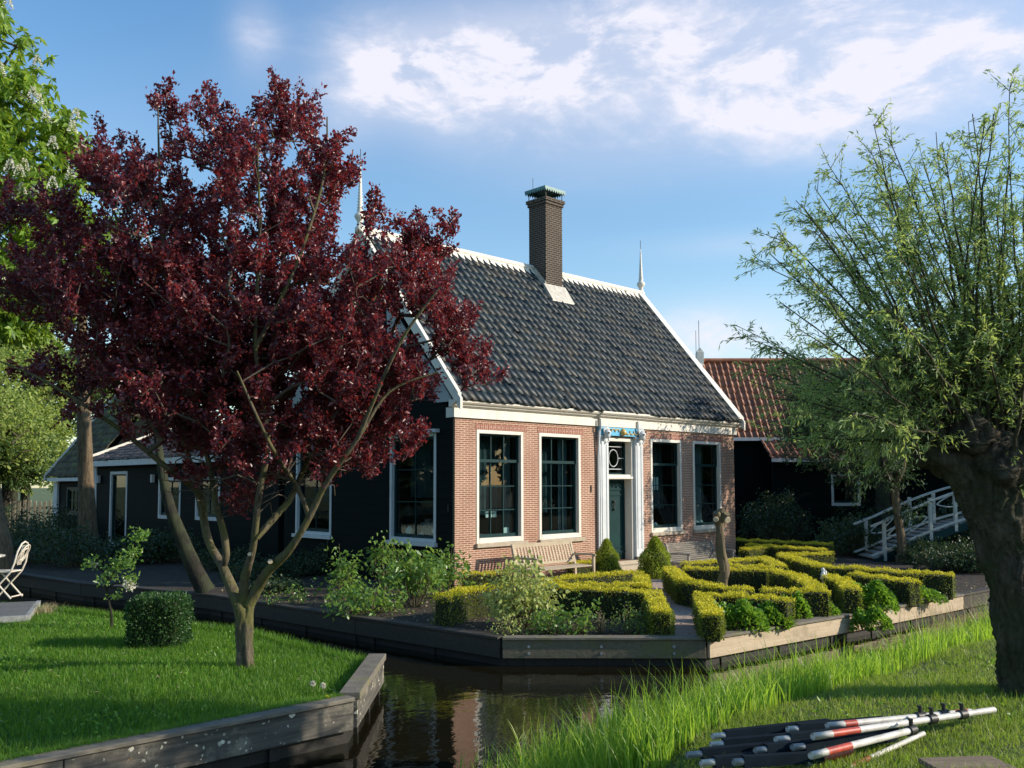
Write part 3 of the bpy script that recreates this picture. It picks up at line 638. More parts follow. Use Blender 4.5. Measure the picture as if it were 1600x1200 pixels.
mb.box((1.52, .22, .96), (1.70, .235, 1.08)); mb.box((6.74, .3, 1.83), (6.79, .32, 2.15)); mb.box((6.84, .3, 1.83), (6.88, .32, 2.15)); mb.box((6.94, .3, 1.83), (7.0, .32, 2.15))
mb.box((.13, .68, 1.0), (.15, .86, 1.08)); mb.build('card', m_paper, house)
mb = MB()
for (x, y) in ((6.5, .27), (6.72, .28), (6.85, .3), (8.4, .28), (8.62, .28), (8.8, .27)): mb.lathe([(0, 0), (.05, 0), (.07, .04), (.05, .07), (.02, .10), (0, .1)], (x, y, .93), 10)
mb.lathe([(0, 0), (.05, 0), (.09, .08), (.06, .16), (.03, .2), (0, .2)], (.26, 1.75, .9), 10); mb.lathe([(0, 0), (.04, 0), (.05, .06), (0, .09)], (.26, 1.35, .9), 10); mb.build('sill_ornament', m_paper, house)
mb = MB()
for k in range(9): mb.box((.35+.07*k, .45, .95), (.40+.07*k, .6, 1.25+.05*math.sin(k*2.1)))
for k in range(8): mb.box((.35, .95+.07*k, .92), (.5, 1.0+.07*k, 1.22+.05*math.sin(k*1.7)))
mb.build('books', m_book, house)
# doorway
mb = MB()
for (a, b) in ((4.33, 4.628), (5.632, 5.92)):
    mb = MB(); mb.box((a, -.07, .26), (b, .12, 3.05)); mb.box((a-.03, -.10, 3.052), (b+.03, .12, 3.10))
    mb.box((a+.05, -.082, .45), (a+.09, -.071, 2.9)); mb.box((b-.09, -.082, .45), (b-.05, -.071, 2.9))
    mb.build('pilaster', m_coolwhite, house, .003)
for (a, b) in ((4.31, 4.628), (5.632, 5.94)): mb = MB(); mb.box((a, -.10, -.08), (b, .12, .258)); mb.build('pilaster_base', m_stonedk, house, .006)
mb = MB(); mb.box((4.632, .0, .19), (4.70, .30, 3.05)); mb.box((5.56, .0, .19), (5.628, .30, 3.05)); mb.box((4.70, .0, 2.98), (5.56, .30, 3.05)); mb.box((4.70, .02, 2.08), (5.56, .30, 2.20)); mb.box((4.66, -.02, 2.10), (5.60, .018, 2.15)); mb.build('door_frame', m_white, house, .004)
dr = MB(); dr.box((4.701, .22, .20), (5.559, .27, 2.079)); door = dr.build('door', m_greenpaint, house)
mb = MB()
mb.box((4.74, .200, .48), (4.775, .2195, 1.74)); mb.box((5.485, .200, .48), (5.52, .2195, 1.74)); mb.box((4.775, .200, .48), (5.485, .2195, .515)); mb.box((4.775, .200, 1.705), (5.485, .2195, 1.74)); mb.box((4.72, .195, .36), (5.54, .2195, .40)); mb.box((4.72, .195, 1.83), (5.54, .2195, 1.86))
for zc, k in ((1.95, 5), (.29, 5)):
    for i in range(k):
        x = 4.86+.135*i
        for r, o in ((.05, 0), (.028, .02)): mb.tube([(x+r*math.cos(t)*1.2, .205, zc+(-1)**i*.01+r*math.sin(t)*.9) for t in np.linspace(0, 5.2, 12)], .009, 5)
mb.build('door_carving', m_greenpaint, door)
mb = MB(); mb.tube([(5.13+.035*math.cos(t), .19, 1.50+.05*math.sin(t)) for t in np.linspace(0, 6.28, 14)], .011, 6); mb.lathe([(0, 0), (.035, 0), (.035, .04), (0, .04)], (5.13, .2, 1.55), 10); mb.lathe([(0, 0), (.03, .01), (.03, .05), (0, .06)], (5.13, .19, 1.36), 10); mb.build('door_knocker', m_iron, door)
mb = MB(); mb.box((4.70, .225, 2.20), (5.56, .231, 2.98)); tw = MB(); tw.box((4.701, .19, 2.201), (4.74, .26, 2.979)); tw.box((5.52, .19, 2.201), (5.559, .26, 2.979)); tw.box((4.74, .19, 2.201), (5.52, .26, 2.24)); tw.box((4.74, .19, 2.94), (5.52, .26, 2.979))
trw = tw.build('transom_window', m_greenpaint, house); mb = MB(); mb.box((4.741, .225, 2.241), (5.519, .231, 2.939)); mb.build('pane', m_glass, trw)
mb = MB(); mb.tube([(5.13+.17*math.cos(t), .205, 2.59+.20*math.sin(t)) for t in np.linspace(0, 2*math.pi, 30)], .010, 6, False)
for z in (2.33, 2.86): mb.tube([(4.80, .205, z), (5.46, .205, z)], .010, 6)
mb.tube([(4.74, .205, 2.59), (4.96, .205, 2.59)], .008, 6); mb.tube([(5.30, .205, 2.59), (5.52, .205, 2.59)], .008, 6); mb.build('leaded_oval', m_coolwhite, trw)
mb = MB(); mb.box((4.58, -.32, -.06), (5.68, .2, .10)); mb.box((4.63, -.12, .102), (5.63, .3, .189)); mb.build('door_step', m_stone, house, .006)
# carved board over the door
mb = MB(); mb.box((4.30, -.085, 3.102), (5.95, -.01, 3.30)); ob = mb.build('carved_board', m_blue, house)
mb = MB()
for sg in (-1, 1):
    for k in range(3):
        cx = 5.13+sg*(.20+.15*k); mb.tube([(cx+.07*math.cos(t), -.095, 3.20+.055*math.sin(t)) for t in np.linspace(3.3 if sg > 0 else -.2, 6.9 if sg > 0 else 3.3, 10)], .014, 6)
mb.lathe([(0, 0), (.06, .01), (.09, .06), (.07, .12), (.03, .16), (0, .18)], (5.13, -.10, 3.11), 12); mb.build('carved_swag', m_gold, ob)
mb = MB()
for x in (4.48, 5.78):
    mb.lathe([(0, .0), (.05, .01), (.075, .05), (.07, .10), (.09, .14), (.06, .19), (0, .22)], (x, -.16, 3.02), 12)
    for sg in (-1, 1): mb.tube([(x+sg*(.07+.045*math.cos(t)), -.15, 3.18+.05*math.sin(t)) for t in np.linspace(0, 5.5, 12)], .018, 7); mb.tube([(x+sg*.06, -.14, 3.02), (x+sg*.10, -.13, 2.97), (x+sg*.05, -.13, 2.94)], .018, 7)
    mb.tube([(x-.1, -.12, 3.24), (x, -.17, 3.26), (x+.1, -.12, 3.24)], .03, 8)
mb.build('carved_console', m_coolwhite, ob)
mb = MB()
for x in (4.48, 5.78): mb.lathe([(0, .0), (.022, .005), (.022, .035), (0, .04)], (x-.03, -.235, 3.13), 8); mb.lathe([(0, .0), (.022, .005), (.022, .035), (0, .04)], (x+.05, -.225, 3.20), 8)
mb.build('hollow_shade', m_iron, ob)  # black beads stand for the shade inside the carved hollows
mb = MB(); mb.box((4.06, -.02, 1.80), (4.085, -.002, 1.95)); mb.box((-.075, .10, 1.45), (-.056, .13, 1.58)); mb.build('wall_anchor', m_iron, house)
# chimney
chx0, chx1, chy0, chy1 = 5.42, 6.05, 2.64, 3.26
mb = MB(); mb.box((chx0, chy0, 6.3), (chx1, chy1, 9.35)); mb.box((chx0-.03, chy0-.03, 9.352), (chx1+.03, chy1+.03, 9.44)); mb.box((chx0-.06, chy0-.06, 9.442), (chx1+.06, chy1+.06, 9.53)); chim = mb.build('chimney', m_chim, house)
mb = MB()
zc = lambda y: 3.60+(y+.28)*math.tan(ang)+.07
mb.prism([(chy0-.012, zc(chy0)+.10), (chy0-.012, zc(chy0)-.3), (chy0-.33, zc(chy0-.33)-.02), (chy0-.33, zc(chy0-.33)+.02)], 0, chx0-.10, chx1+.10)
mb.prism([(chy0, zc(chy0)-.05), (chy0, zc(chy0)+.16), (chy1-.2, zc(chy1-.2)+.12), (chy1-.2, zc(chy1-.2)-.1)], 0, chx0-.022, chx0-.003)
mb.prism([(chy0, zc(chy0)-.05), (chy0, zc(chy0)+.16), (chy1-.2, zc(chy1-.2)+.12), (chy1-.2, zc(chy1-.2)-.1)], 0, chx1+.003, chx1+.022)
mb.build('flashing', m_lead, chim)
mb = MB(); nn_ = 9; hz = 9.80
cx0, cx1, cy0, cy1 = chx0-.09, chx1+.07, chy0-.07, chy1+.07
for side in range(4):
    for k in range(nn_):
        t0, t1 = k/nn_, (k+1)/nn_; tm = (t0+t1)/2
        def E(t, d=0, z=0):
            if side == 0: p = (cx0+(cx1-cx0)*t, cy0)
            elif side == 1: p = (cx1, cy0+(cy1-cy0)*t)
            elif side == 2: p = (cx1-(cx1-cx0)*t, cy1)
            else: p = (cx0, cy1-(cy1-cy0)*t)
            return (p[0], p[1], hz+z)
        mb.add([E(t0), E(t1), E(t1, 0, -.06), E(tm, 0, -.13), E(t0, 0, -.06)], [(0, 1, 2, 3, 4)])
mb.add([(cx0, cy0, hz), (cx1, cy0, hz), (cx1, cy1, hz), (cx0, cy1, hz), ((cx0+cx1)/2, (cy0+cy1)/2, hz+.14)], [(0, 1, 4), (1, 2, 4), (2, 3, 4), (3, 0, 4), (0, 3, 2, 1)])
hood = mb.build('chimney_hood', m_copper, chim)
mb = MB()
for (x, y) in ((chx0, chy0), (chx1, chy0), (chx1, chy1), (chx0, chy1)): mb.tube([(x, y, 9.5), (x, y, 9.82)], .014, 6)
mb.tube([(chx0-.07, chy0+.4, 9.2), (chx0-.07, chy0+.4, 10.1)], .007, 5); mb.build('hood_strut', m_iron, chim)

# ------------------------------------------------------------------ timber annex behind the house
annex = empty('timber_annex', (0, 6.4, 0), 0, 'low dark green timber annex with brown tiles and white window frames', 'annex'); annex.location = (0, 0, 0)
AY0, AY1, AZ = W+.32, 18.5, 2.62
aw = [(15.95, 17.35, .0, 2.42), (12.1, 13.6, .98, 2.2), (9.7, 11.15, 1.0, 2.2)]
wall('wall', 0, 0, .18, AY0, AY1, -.3, AZ, aw, m_green, annex)
wall('end_wall', 1, AY1, AY1-.18, .18, 5.8, -.3, AZ, [], m_green, annex)
for i, (a, b, c, d) in enumerate(aw):
    window(annex, 0, 0, -1, a, b, c+.001, d-.001, m_coolwhite, fw=.09, fd=.08, low_v=0 if i == 0 else 1, low_h=0 if i == 0 else 1, bot=.1, name='glazed_door' if i == 0 else 'window')
mb = MB(); mb.box((-.28, AY0-.1, 2.60), (-.24, AY1+.3, 2.78)); mb.box((-.24, AY0-.1, 2.60), (.0, AY1+.3, 2.63)); mb.box((-.03, 18.52, -.1), (.02, 18.95, 2.6)); mb.build('fascia', m_coolwhite, annex)
a_ = math.atan2(1.25, 3.2)
tiles('roof', m_browntile, annex, (-.30, AY1+.35, 2.80), (0, -1, 0), (math.cos(a_), 0, math.sin(a_)), AY1-AY0+.35, math.hypot(3.2, 1.25), .24, .30)
tiles('rear_roof', m_browntile, annex, (6.1, AY0, 2.80), (0, 1, 0), (-math.cos(a_), 0, math.sin(a_)), AY1-AY0+.35, math.hypot(3.2, 1.25), .24, .30, ns=4)
mb = MB(); mb.prism([(-.32, 2.74), (-.32, 2.92), (2.9, 4.18), (2.9, 4.0)], 1, AY1+.34, AY1+.40); mb.build('verge_board', m_white, annex)
mb = MB(); mb.prism([(-.2, 2.63), (2.9, 3.95), (6.0, 2.63)], 1, AY1-.1, AY1-.02); mb.build('gable_boarding', m_green, annex)
mb = MB()
for y in (13.9, 18.2): mb = MB(); mb.box((-.12, y-.05, 2.05), (-.02, y+.05, 2.3)); mb.build('wall_bracket', m_coolwhite, annex, .01)  # small whitish wall brackets, not light sources
barn = empty('outbuilding', (0, 0, 0), 0, 'small outbuilding with steep mossy tiled roof at far left', 'outbuilding')
wall('wall', 0, .02, .2, 19.2, 22.4, -.3, 2.2, [(20.0, 21.4, .9, 1.9)], m_green, barn)
window(barn, 0, .02, -1, 20.0, 21.4, .901, 1.899, m_greenpaint, fw=.07, fd=.06, low_v=2, low_h=1)
mb = MB(); mb.box((-.30, 19.2, 2.12), (-.26, 22.6, 2.24)); mb.box((-.06, 22.2, -.1), (.015, 22.6, 2.1)); mb.build('fascia', m_coolwhite, barn)
b_ = math.atan2(3.9, 3.1); tiles('roof', m_mosstile, barn, (-.30, 22.7, 2.28), (0, -1, 0), (math.cos(b_), 0, math.sin(b_)), 3.75, math.hypot(3.1, 3.9), .22, .32)
tiles('rear_roof', m_mosstile, barn, (5.9, 18.95, 2.28), (0, 1, 0), (-math.cos(b_), 0, math.sin(b_)), 3.75, math.hypot(3.1, 3.9), .22, .32, ns=4)
mb = MB(); mb.prism([(-.38, 2.10), (-.34, 2.36), (2.8, 6.34), (2.8, 6.05)], 1, 22.70, 22.76); mb.build('verge_board', m_white, barn)
mb = MB(); mb.prism([(.0, 2.2), (2.8, 6.0), (5.7, 2.2), (5.7, -.2), (.2, -.2), (.2, 2.2)], 1, 22.4, 22.5); mb.prism([(.0, 2.2), (2.8, 6.0), (5.7, 2.2), (5.7, -.2), (.2, -.2), (.2, 2.2)], 1, 19.1, 19.2); mb.build('gable_wall', m_green, barn)

# ------------------------------------------------------------------ neighbour with the red roof
nb0 = at(1117, 760, 33.5); RZ = -YAW
neigh = empty('red_roofed_house', (nb0[0], nb0[1], 0), RZ, 'dark timber house with orange-red pantile roof behind the willow', 'house')
NL = 11.
rs = math.atan2(3.1, 2.75)
tiles('roof', m_redtile, neigh, (.1, -.25, 3.62), (1, 0, 0), (0, math.cos(rs), math.sin(rs)), NL, math.hypot(2.75, 3.1), .23, .34, amp=.05, lift=.02)
tiles('rear_roof', m_redtile, neigh, (NL+.1, 5.25, 3.62), (-1, 0, 0), (0, -math.cos(rs), math.sin(rs)), NL, math.hypot(2.75, 3.1), .30, .36, amp=.045, ns=4)
ls = math.atan2(.75, 1.5)
tiles('lean_to_roof', m_redtile, neigh, (1.6, -1.7, 2.82), (1, 0, 0), (0, math.cos(ls), math.sin(ls)), NL-1.5, 1.62, .23, .34, amp=.05, lift=.02)
wall('front_wall', 1, -1.5, -1.35, 1.7, NL, -.3, 2.8, [(3.7, 4.7, 1.2, 2.3)], m_green, neigh)
window(neigh, 1, -1.5, -1, 3.7, 4.7, 1.201, 2.299, m_coolwhite, fw=.08, fd=.07, low_v=1, low_h=1)
wall('upper_wall', 1, 0, .15, 0, NL, -.3, 3.6, [], m_green, neigh)
mb = MB(); mb.prism([(0.15, -.3), (5.0, -.3), (5.0, 3.6), (2.5, 6.55), (.15, 3.6)], 0, .0, .12); mb.prism([(0.15, -.3), (5.0, -.3), (5.0, 3.6), (2.5, 6.55), (.15, 3.6)], 0, NL-.12, NL); mb.build('gable_wall', m_green, neigh)
mb = MB(); mb.prism([(-.3, 3.5), (-.3, 3.72), (2.5, 6.90), (2.5, 6.6)], 0, .0, .08); mb.box((-.10, 2.30, 5.7), (.16, 2.62, 7.12)); mb.prism([(-.10, 7.122), (.16, 7.122), (.03, 7.3)], 1, 2.34, 2.58); mb.build('barge_board', m_white, neigh)
mb = MB(); mb.tube([(.02, 2.5, 6.9), (.02, 2.5, 8.4)], .012, 5); mb.tube([(-.10, 2.5, 6.9), (-.10, 2.5, 8.0)], .010, 5); mb.build('lightning_rod', m_iron, neigh)
mb = MB(); mb.tube([(.1, 2.52, 6.80), (NL+.1, 2.52, 6.80)], .10, 8); mb.build('ridge', m_redtile, neigh)
mb = MB(); mb.box((1.6, -1.74, 2.72), (NL, -1.70, 2.84)); mb.box((.1, -.29, 3.52), (NL, -.25, 3.64)); mb.build('fascia', m_coolwhite, neigh)

# ------------------------------------------------------------------ bridge
b0 = at(1368, 886, 24.); bd = np.array([.70, -.714, 0]); 
bridge = empty('footbridge', (b0[0], b0[1], 0), math.atan2(bd[1], bd[0]), 'white wooden arched footbridge with fish-shaped oval ornaments in its railing', 'bridge')
def bz(x): return .0+1.2*math.sin(min(max(x, 0), 8.)/8.*math.pi)+.0
SPX = 8.
mb = MB()
for k in range(40):
    x0 = k*.2; mb.beam((x0+.01, .65, bz(x0+.1)-.02), (x0+.19, .65, bz(x0+.2)-.02), 1.35, .035, (0, 0, 1))
mb.build('deck', m_oldbench, bridge)
for yy in (0., 1.3):
    mb = MB(); q = [(x, yy, bz(x)-.09) for x in np.linspace(0, SPX, 17)]
    for a, b in zip(q[:-1], q[1:]): mb.beam(a, b, .08, .2)
    mb.build('stringer', m_greenpaint, bridge)
    mb = MB()
    for hh in (.86, .10):
        q = [(x, yy-.02, bz(x)+hh) for x in np.linspace(-.1, SPX+.1, 17)]
        for a, b in zip(q[:-1], q[1:]): mb.beam(a, b, .07, .055)
    for x in (.25, 1.45, 2.1, 3.3, 4.7, 5.9, 7.1, 7.75):
        mb.box((x-.04, yy-.045, bz(x)-.15), (x+.04, yy+.04, bz(x)+(.95 if x in (1.45, 4.7) else .84)))
    mb.build('railing', m_bridge, bridge, .004)
    for xc in (.85, 2.7, 5.3, 6.5):
        mb = MB()
        sl = (bz(xc+.4)-bz(xc-.4))/.8
        for sg in (1, -1):
            mb.tube([(xc+.52*t, yy-.02, bz(xc)+.47+.52*t*sl+sg*.17*(1-t*t)) for t in np.linspace(-1, 1, 12)], .022, 6)
        mb.tube([(xc-.1, yy-.02, bz(xc)+.38), (xc+.12, yy-.02, bz(xc)+.60)], .018, 6)
        mb.build('oval_ornament', m_bridge, bridge)

# ------------------------------------------------------------------ canal edging boards
def edging(a, b, zt, mat, label, name='wooden_edging', hb=.245, posts=1.3, bolts=False, capm=m_cap, capw=.17, raise_=0., proud=.02, cat='edging board', gap=False):
    a = np.array([*a, 0.]); b = np.array([*b, 0.]); d = b-a; ln = np.linalg.norm(d); rz = math.atan2(d[1], d[0])
    e = empty(name, (a[0], a[1], 0), rz, label, cat)      # local x along, -y towards the water
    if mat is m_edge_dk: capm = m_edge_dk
    n = max(1, int(round(ln/2.6))); mb = MB()
    for k in range(n):
        x0, x1 = ln*k/n+.004, ln*(k+1)/n-.004; mb.box((x0, -proud-.045, zt-hb), (x1, -proud, zt-.012+.003*(k % 2)))
        if gap: pass
    mb.build('plank', mat, e, .005)
    mb = MB(); n2 = max(1, int(round(ln/3.3)))
    for k in range(n2): mb.box((ln*k/n2+.003, -proud-.07, zt-.008), (ln*(k+1)/n2-.003, capw-.05, zt+.03+raise_))
    mb.build('cap_board', capm, e, .006)
    x = .35
    while x < ln:
        if ln-x < 9: mb = MB(); mb.box((x-.05, -proud+.001, -.9), (x+.05, .10, zt-.02)); mb.build('post', m_post, e)
        x += posts
    mb = MB(); mb.box((0, .101, -.9), (ln, .13, zt-.03)); mb.build('sheet_piling', m_post, e)
    if bolts:
        x = .35
        while x < ln:
            for z in (zt-.09, zt-.18): mb = MB(); mb.tube([(x, -proud-.055, z), (x, -proud-.04, z)], .020, 8); mb.build('bolt', m_polegrey, e)
            x += posts
    return e
edging((-5.14, 10.45), (-4.74, 6.24), GZ, m_edge_dk, 'dark canal edging board below the annex at the far left')
edging((-4.74, 6.24), (-3.81, 2.46), GZ, m_edge_dk, 'dark canal edging board behind the square clipped bush')
edging((-3.81, 2.46), (-3.56, -1.87), GZ, m_edge_dk, 'dark canal edging board behind the plum tree trunk')
edging((-3.56, -1.87), (-3.34, -4.83), GZ, m_edge_dk, 'dark shaded edging board ending at the garden corner below the leafy shrubs')
edging((-3.34, -4.83), (-1.46, -6.73), GZ, m_edge_old, 'brown mossy edging board with paired bolts across the garden corner', bolts=True, posts=.95)
edging((-1.46, -6.73), (2.3, -7.09), GZ, m_edge_new, 'pale sunlit edging board under the bright ground cover', proud=.022)
edging((2.3, -7.09), (5.8, -7.32), GZ, m_edge_new, 'pale sunlit edging board with twig shadows, overhung by trailing leaves')
edging((5.8, -7.32), (9.6, -7.55), GZ, m_edge_dk, 'shaded edging board at the far right end behind the willow trunk')
edging((-40, -6.46), (-6.86, -6.45), .0, m_edge_lawn, 'grey lichen-spotted edging board along the front of the lawn', hb=.27, capw=.13, posts=1.6, proud=.03)
edging((-6.86, -6.45), (-5.50, -5.02), .0, m_edge_lawn, 'short raised grey edging beam at the tip of the lawn', hb=.27, capw=.15, raise_=.03, posts=.8, proud=.03)

# ------------------------------------------------------------------ furniture
def bench(loc, rz, label, mat, vertical=True, ln=1.75):
    t = empty('garden_bench', loc, rz, label, 'bench')
    mb = MB()
    for k in range(6): mb.box((.02, -.50+.083*k, .40), (ln-.02, -.43+.083*k, .425))
    mb.build('seat', mat, t, .003)
    bk = MB(); lean = lambda z: .0+(z-.42)*.28
    if vertical:
        bk.beam((.0, lean(.93), .93), (ln, lean(.93), .93), .035, .09); bk.beam((.0, lean(.50), .50), (ln, lean(.50), .50), .03, .06)
        n = 19
        for k in range(n): x = .08+(ln-.16)*k/(n-1); bk.beam((x, lean(.5), .5), (x, lean(.9), .9), .045, .016, (0, 1, 0))
    else:
        for k in range(9):
            z = .46+.058*k; y = lean(z)+(.05*((k-6)/3)**2 if k > 6 else 0); bk.beam((.0, y, z), (ln, y, z), .018, .046, (0, -.3, 1))
    bk.build('backrest', mat, t, .002)
    for x in (.03, ln-.03):
        mb = MB(); mb.beam((x, .0, .0), (x, .02, .42), .05, .05, (0, 1, 0)); mb.beam((x, .02, .42), (x, lean(.95), .95), .05, .05, (0, 1, 0)); mb.build('rear_leg', mat, t)
        mb = MB(); mb.beam((x, -.50, .0), (x, -.50, .66), .05, .05, (0, 1, 0)); mb.build('front_leg', mat, t)
        mb = MB(); mb.tube([(x, -.56, .655), (x, -.50, .675), (x, -.25, .67), (x, .03, .66)], .026, 8); mb.beam((x, -.48, .38), (x, 0., .38), .04, .07); mb.build('armrest', mat, t)
    return t
bt = bench((1.02, -.68, GZ), 0, 'pale teak bench with upright back slats under the left windows', m_teak, True, 1.78); bt.scale = (1, 1, .86)
bt = bench((6.2, -.62, -.2), 0, 'grey slatted bench in dappled shade under the right windows', m_oldbench, False, 1.95); bt.scale = (1, 1, .80)
# bistro set on the deck
dk = atz(46, 960, .06)
deck = empty('wooden_deck', (dk[0], dk[1], 0), R_(-22), 'grey wooden deck with white metal edge at the left', 'deck')
mb = MB()
for k in range(14): mb.box((-2.6, .02+.13*k, .02), (-.06, .14+.13*k, .05))
mb.build('deck_board', m_deck, deck)
mb = MB(); mb.box((-2.6, -.04, -.04), (-.04, .015, .05)); mb.box((-.058, .016, -.04), (.0, 1.9, .05)); mb.build('edge_trim', simple('scuffed grey trim', (.42, .42, .40), (.16, .16, .15), 5, .6, .2, .004), deck)
mb = MB()
for x in (-2.4, -1.2, -.2):
    for y in (.1, 1.7): mb.box((x-.05, y-.05, -.6), (x+.05, y+.05, .018))
mb.build('support_post', m_post, deck)
ch0 = at(7, 905, 16.0)
chair = empty('bistro_chair', (*(ch0[:2]), .05), R_(-44), 'cream metal folding chair standing on the deck', 'chair')
cs = MB(); rt = .016
for y in (-.19, .19):
    cs.tube([(.22, y, .0), (-.2, y, .45)], rt, 6); cs.tube([(-.20, y, 0), (.20, y, .45), (.26, y, .60), (.30, y*.9, .80), (.33, y*.5, .93), (.335, 0, .96)], rt, 6)
cs.tube([(.22, -.19, .03), (.22, .19, .03)], rt*.8, 6); cs.tube([(-.18, -.19, .03), (-.18, .19, .03)], rt*.8, 6); cs.build('frame', m_chairpaint, chair)
mb = MB(); mb.box((-.2, -.20, .44), (.2, .20, .465)); mb.build('seat', m_chairpaint, chair, .01)
mb = MB()
for r in (.13, .08): mb.tube([(.29+.09*math.sin(t)*r/.13+.02, r*math.cos(t), .74+r*1.25*math.sin(t)) for t in np.linspace(0, 6.283, 20)], .012, 6, False)
for y in (-.05, 0, .05): mb.tube([(.24, y, .56), (.325, y, .90)], .009, 6)
mb.build('backrest', m_chairpaint, chair)
tb0 = at(-30, 900, 15.9)
table = empty('bistro_table', (*(tb0[:2]), .05), 0, 'cream round metal table beside the folding chair, cut by the left edge', 'table')
mb = MB(); mb.lathe([(0, .70), (.36, .70), (.37, .715), (.36, .73), (0, .73)], n=28); mb.build('tabletop', m_chairpaint, table)
mb = MB()
for k in range(3):
    a = 2*math.pi*k/3+.3; c, s_ = math.cos(a), math.sin(a); mb.tube([(c*r, s_*r, z) for r, z in ((.30, .0), (.26, .10), (.10, .28), (.05, .42), (.10, .58), (.24, .62), (.30, .67), (.26, .695), (.22, .66))], .014, 6)
mb.build('leg', m_chairpaint, table)

# ------------------------------------------------------------------ bundle of poles on the bank
def gz(p): return float(bankz(np.array(p[0]), np.array(p[1])))
def pole(pa, pb, za, zb, segs, label, r=.0215, cat='pole', clamps=()):
    """pa, pb photo pixels of the two ends lying on the bank; segs (t0,t1,material,name)"""
    A = atz(pa[0], pa[1], .27+za); B = atz(pb[0], pb[1], .27+zb); A = Vector(A); B = Vector(B)
    t = empty('barrier_pole', tuple(A), 0, label, cat, 'bundle of barrier poles lying on the bank'); d = B-A
    for (a, b, m, nm) in segs:
        mb = MB(); rr = r*(1.12 if nm == 'sleeve' else 1.03 if nm == 'band' else 1.0)
        p0, p1 = d*a, d*b
        if nm == 'end_tube':
            k = (p1-p0).normalized()*.03; mb.tube([p0+k, p0, p1], [rr*.72, rr, rr], 12, False); mb.tube([p0+k*1.0, p0+k*1.02], [rr*.72, rr*.01], 12, False)
        elif nm == 'beam': mb.beam(p0, p1, .045, .065)
        else: mb.tube([p0, p1], rr, 12)
        mb.build(nm, m, t)
    for c in clamps:
        mb = MB(); p = d*c; k = d.normalized()*.035; mb.tube([p-k, p+k], r*1.55, 10); mb.tube([p, p+Vector((0, 0, .075))], .014, 6); mb.tube([p+Vector((0, 0, .06)), p+Vector((.04, .03, .06))], .010, 6); mb.build('clamp', m_iron, t)
    return t
Wt, Rd, Dk, Gy = m_polewhite, m_polered, m_poledark, m_polegrey
pole((1292, 1134), (1517, 1112), .13, .10, [(0, .11, Wt, 'end_tube'), (.11, .19, Rd, 'band'), (.19, .88, Wt, 'tube'), (.88, .97, Rd, 'band'), (.97, 1, Wt, 'tube')], 'white pole with red bands near both ends at the back of the bundle', clamps=(.63, .8))
pole((1270, 1151), (1553, 1109), .17, .10, [(0, .09, Wt, 'end_tube'), (.09, .225, Rd, 'band'), (.225, 1, Wt, 'tube')], 'longest white pole, reaching farthest right, with a wide red band', clamps=(.62, .80))
pole((1267, 1181), (1425, 1141), .16, .12, [(0, .14, Wt, 'end_tube'), (.14, .36, Rd, 'band'), (.36, 1, Wt, 'tube')], 'white pole with a wide red band at the front of the bundle', clamps=(.99,))
pole((1318, 1203), (1443, 1146), .0, .04, [(0, .08, Wt, 'end_tube'), (.08, .3, Rd, 'band'), (.3, 1, Wt, 'tube')], 'thin white pole with orange-red band lying lowest in front', r=.016, clamps=())
pole((1258, 1193), (1330, 1174), .03, .03, [(0, .22, Gy, 'end_tube'), (.22, 1, Rd, 'band')], 'short dark red pole under the front white pole', r=.027)
dk_ = [((1113, 1151), (1295, 1131), .08, .09, Wt, 'dark beam with white plug at the far upper left of the pile'), ((1110, 1164), (1300, 1148), .05, .07, Wt, 'dark beam with white plug second from the back of the pile'),
       ((1073, 1180), (1290, 1160), .03, .04, Gy, 'dark beam with grey plug reaching farthest left'), ((1095, 1193), (1290, 1172), .05, .05, Wt, 'dark beam with white plug along the front of the pile'),
       ((1146, 1191), (1285, 1182), .08, .06, Gy, 'short dark beam with grey plug at the pile front'), ((1180, 1173), (1330, 1156), .10, .08, Gy, 'dark beam with grey plug in the middle of the pile'),
       ((1212, 1156), (1400, 1137), .11, .07, Wt, 'dark beam with white plug lying under the longest white pole'), ((1230, 1140), (1380, 1127), .10, .08, Wt, 'dark beam with white plug lying under the back white pole'),
       ((1238, 1168), (1400, 1150), .11, .05, Gy, 'dark beam with grey plug between the two white poles')]
for pa, pb, za, zb, mm, lb in dk_:
    pole(pa, pb, za, zb, [(0, .12, mm, 'end_tube'), (.10, 1, Dk, 'beam')], lb, r=.021, cat='beam')
pl_ = atz(1525, 1203, .36); brd = empty('wooden_board', (pl_[0], pl_[1], gz(pl_)+.02), RZ+.1, 'weathered brown board lying in the grass at the lower right', 'board')
mb = MB()
for k in range(9): mb.box((-.22, -.26+.055*k, 0), (.24, -.21+.055*k, .03))
mb.build('slat', woodmat('brown board', (.16, .11, .07), (.30, .22, .15), (3, 12, 12)), brd, .004)

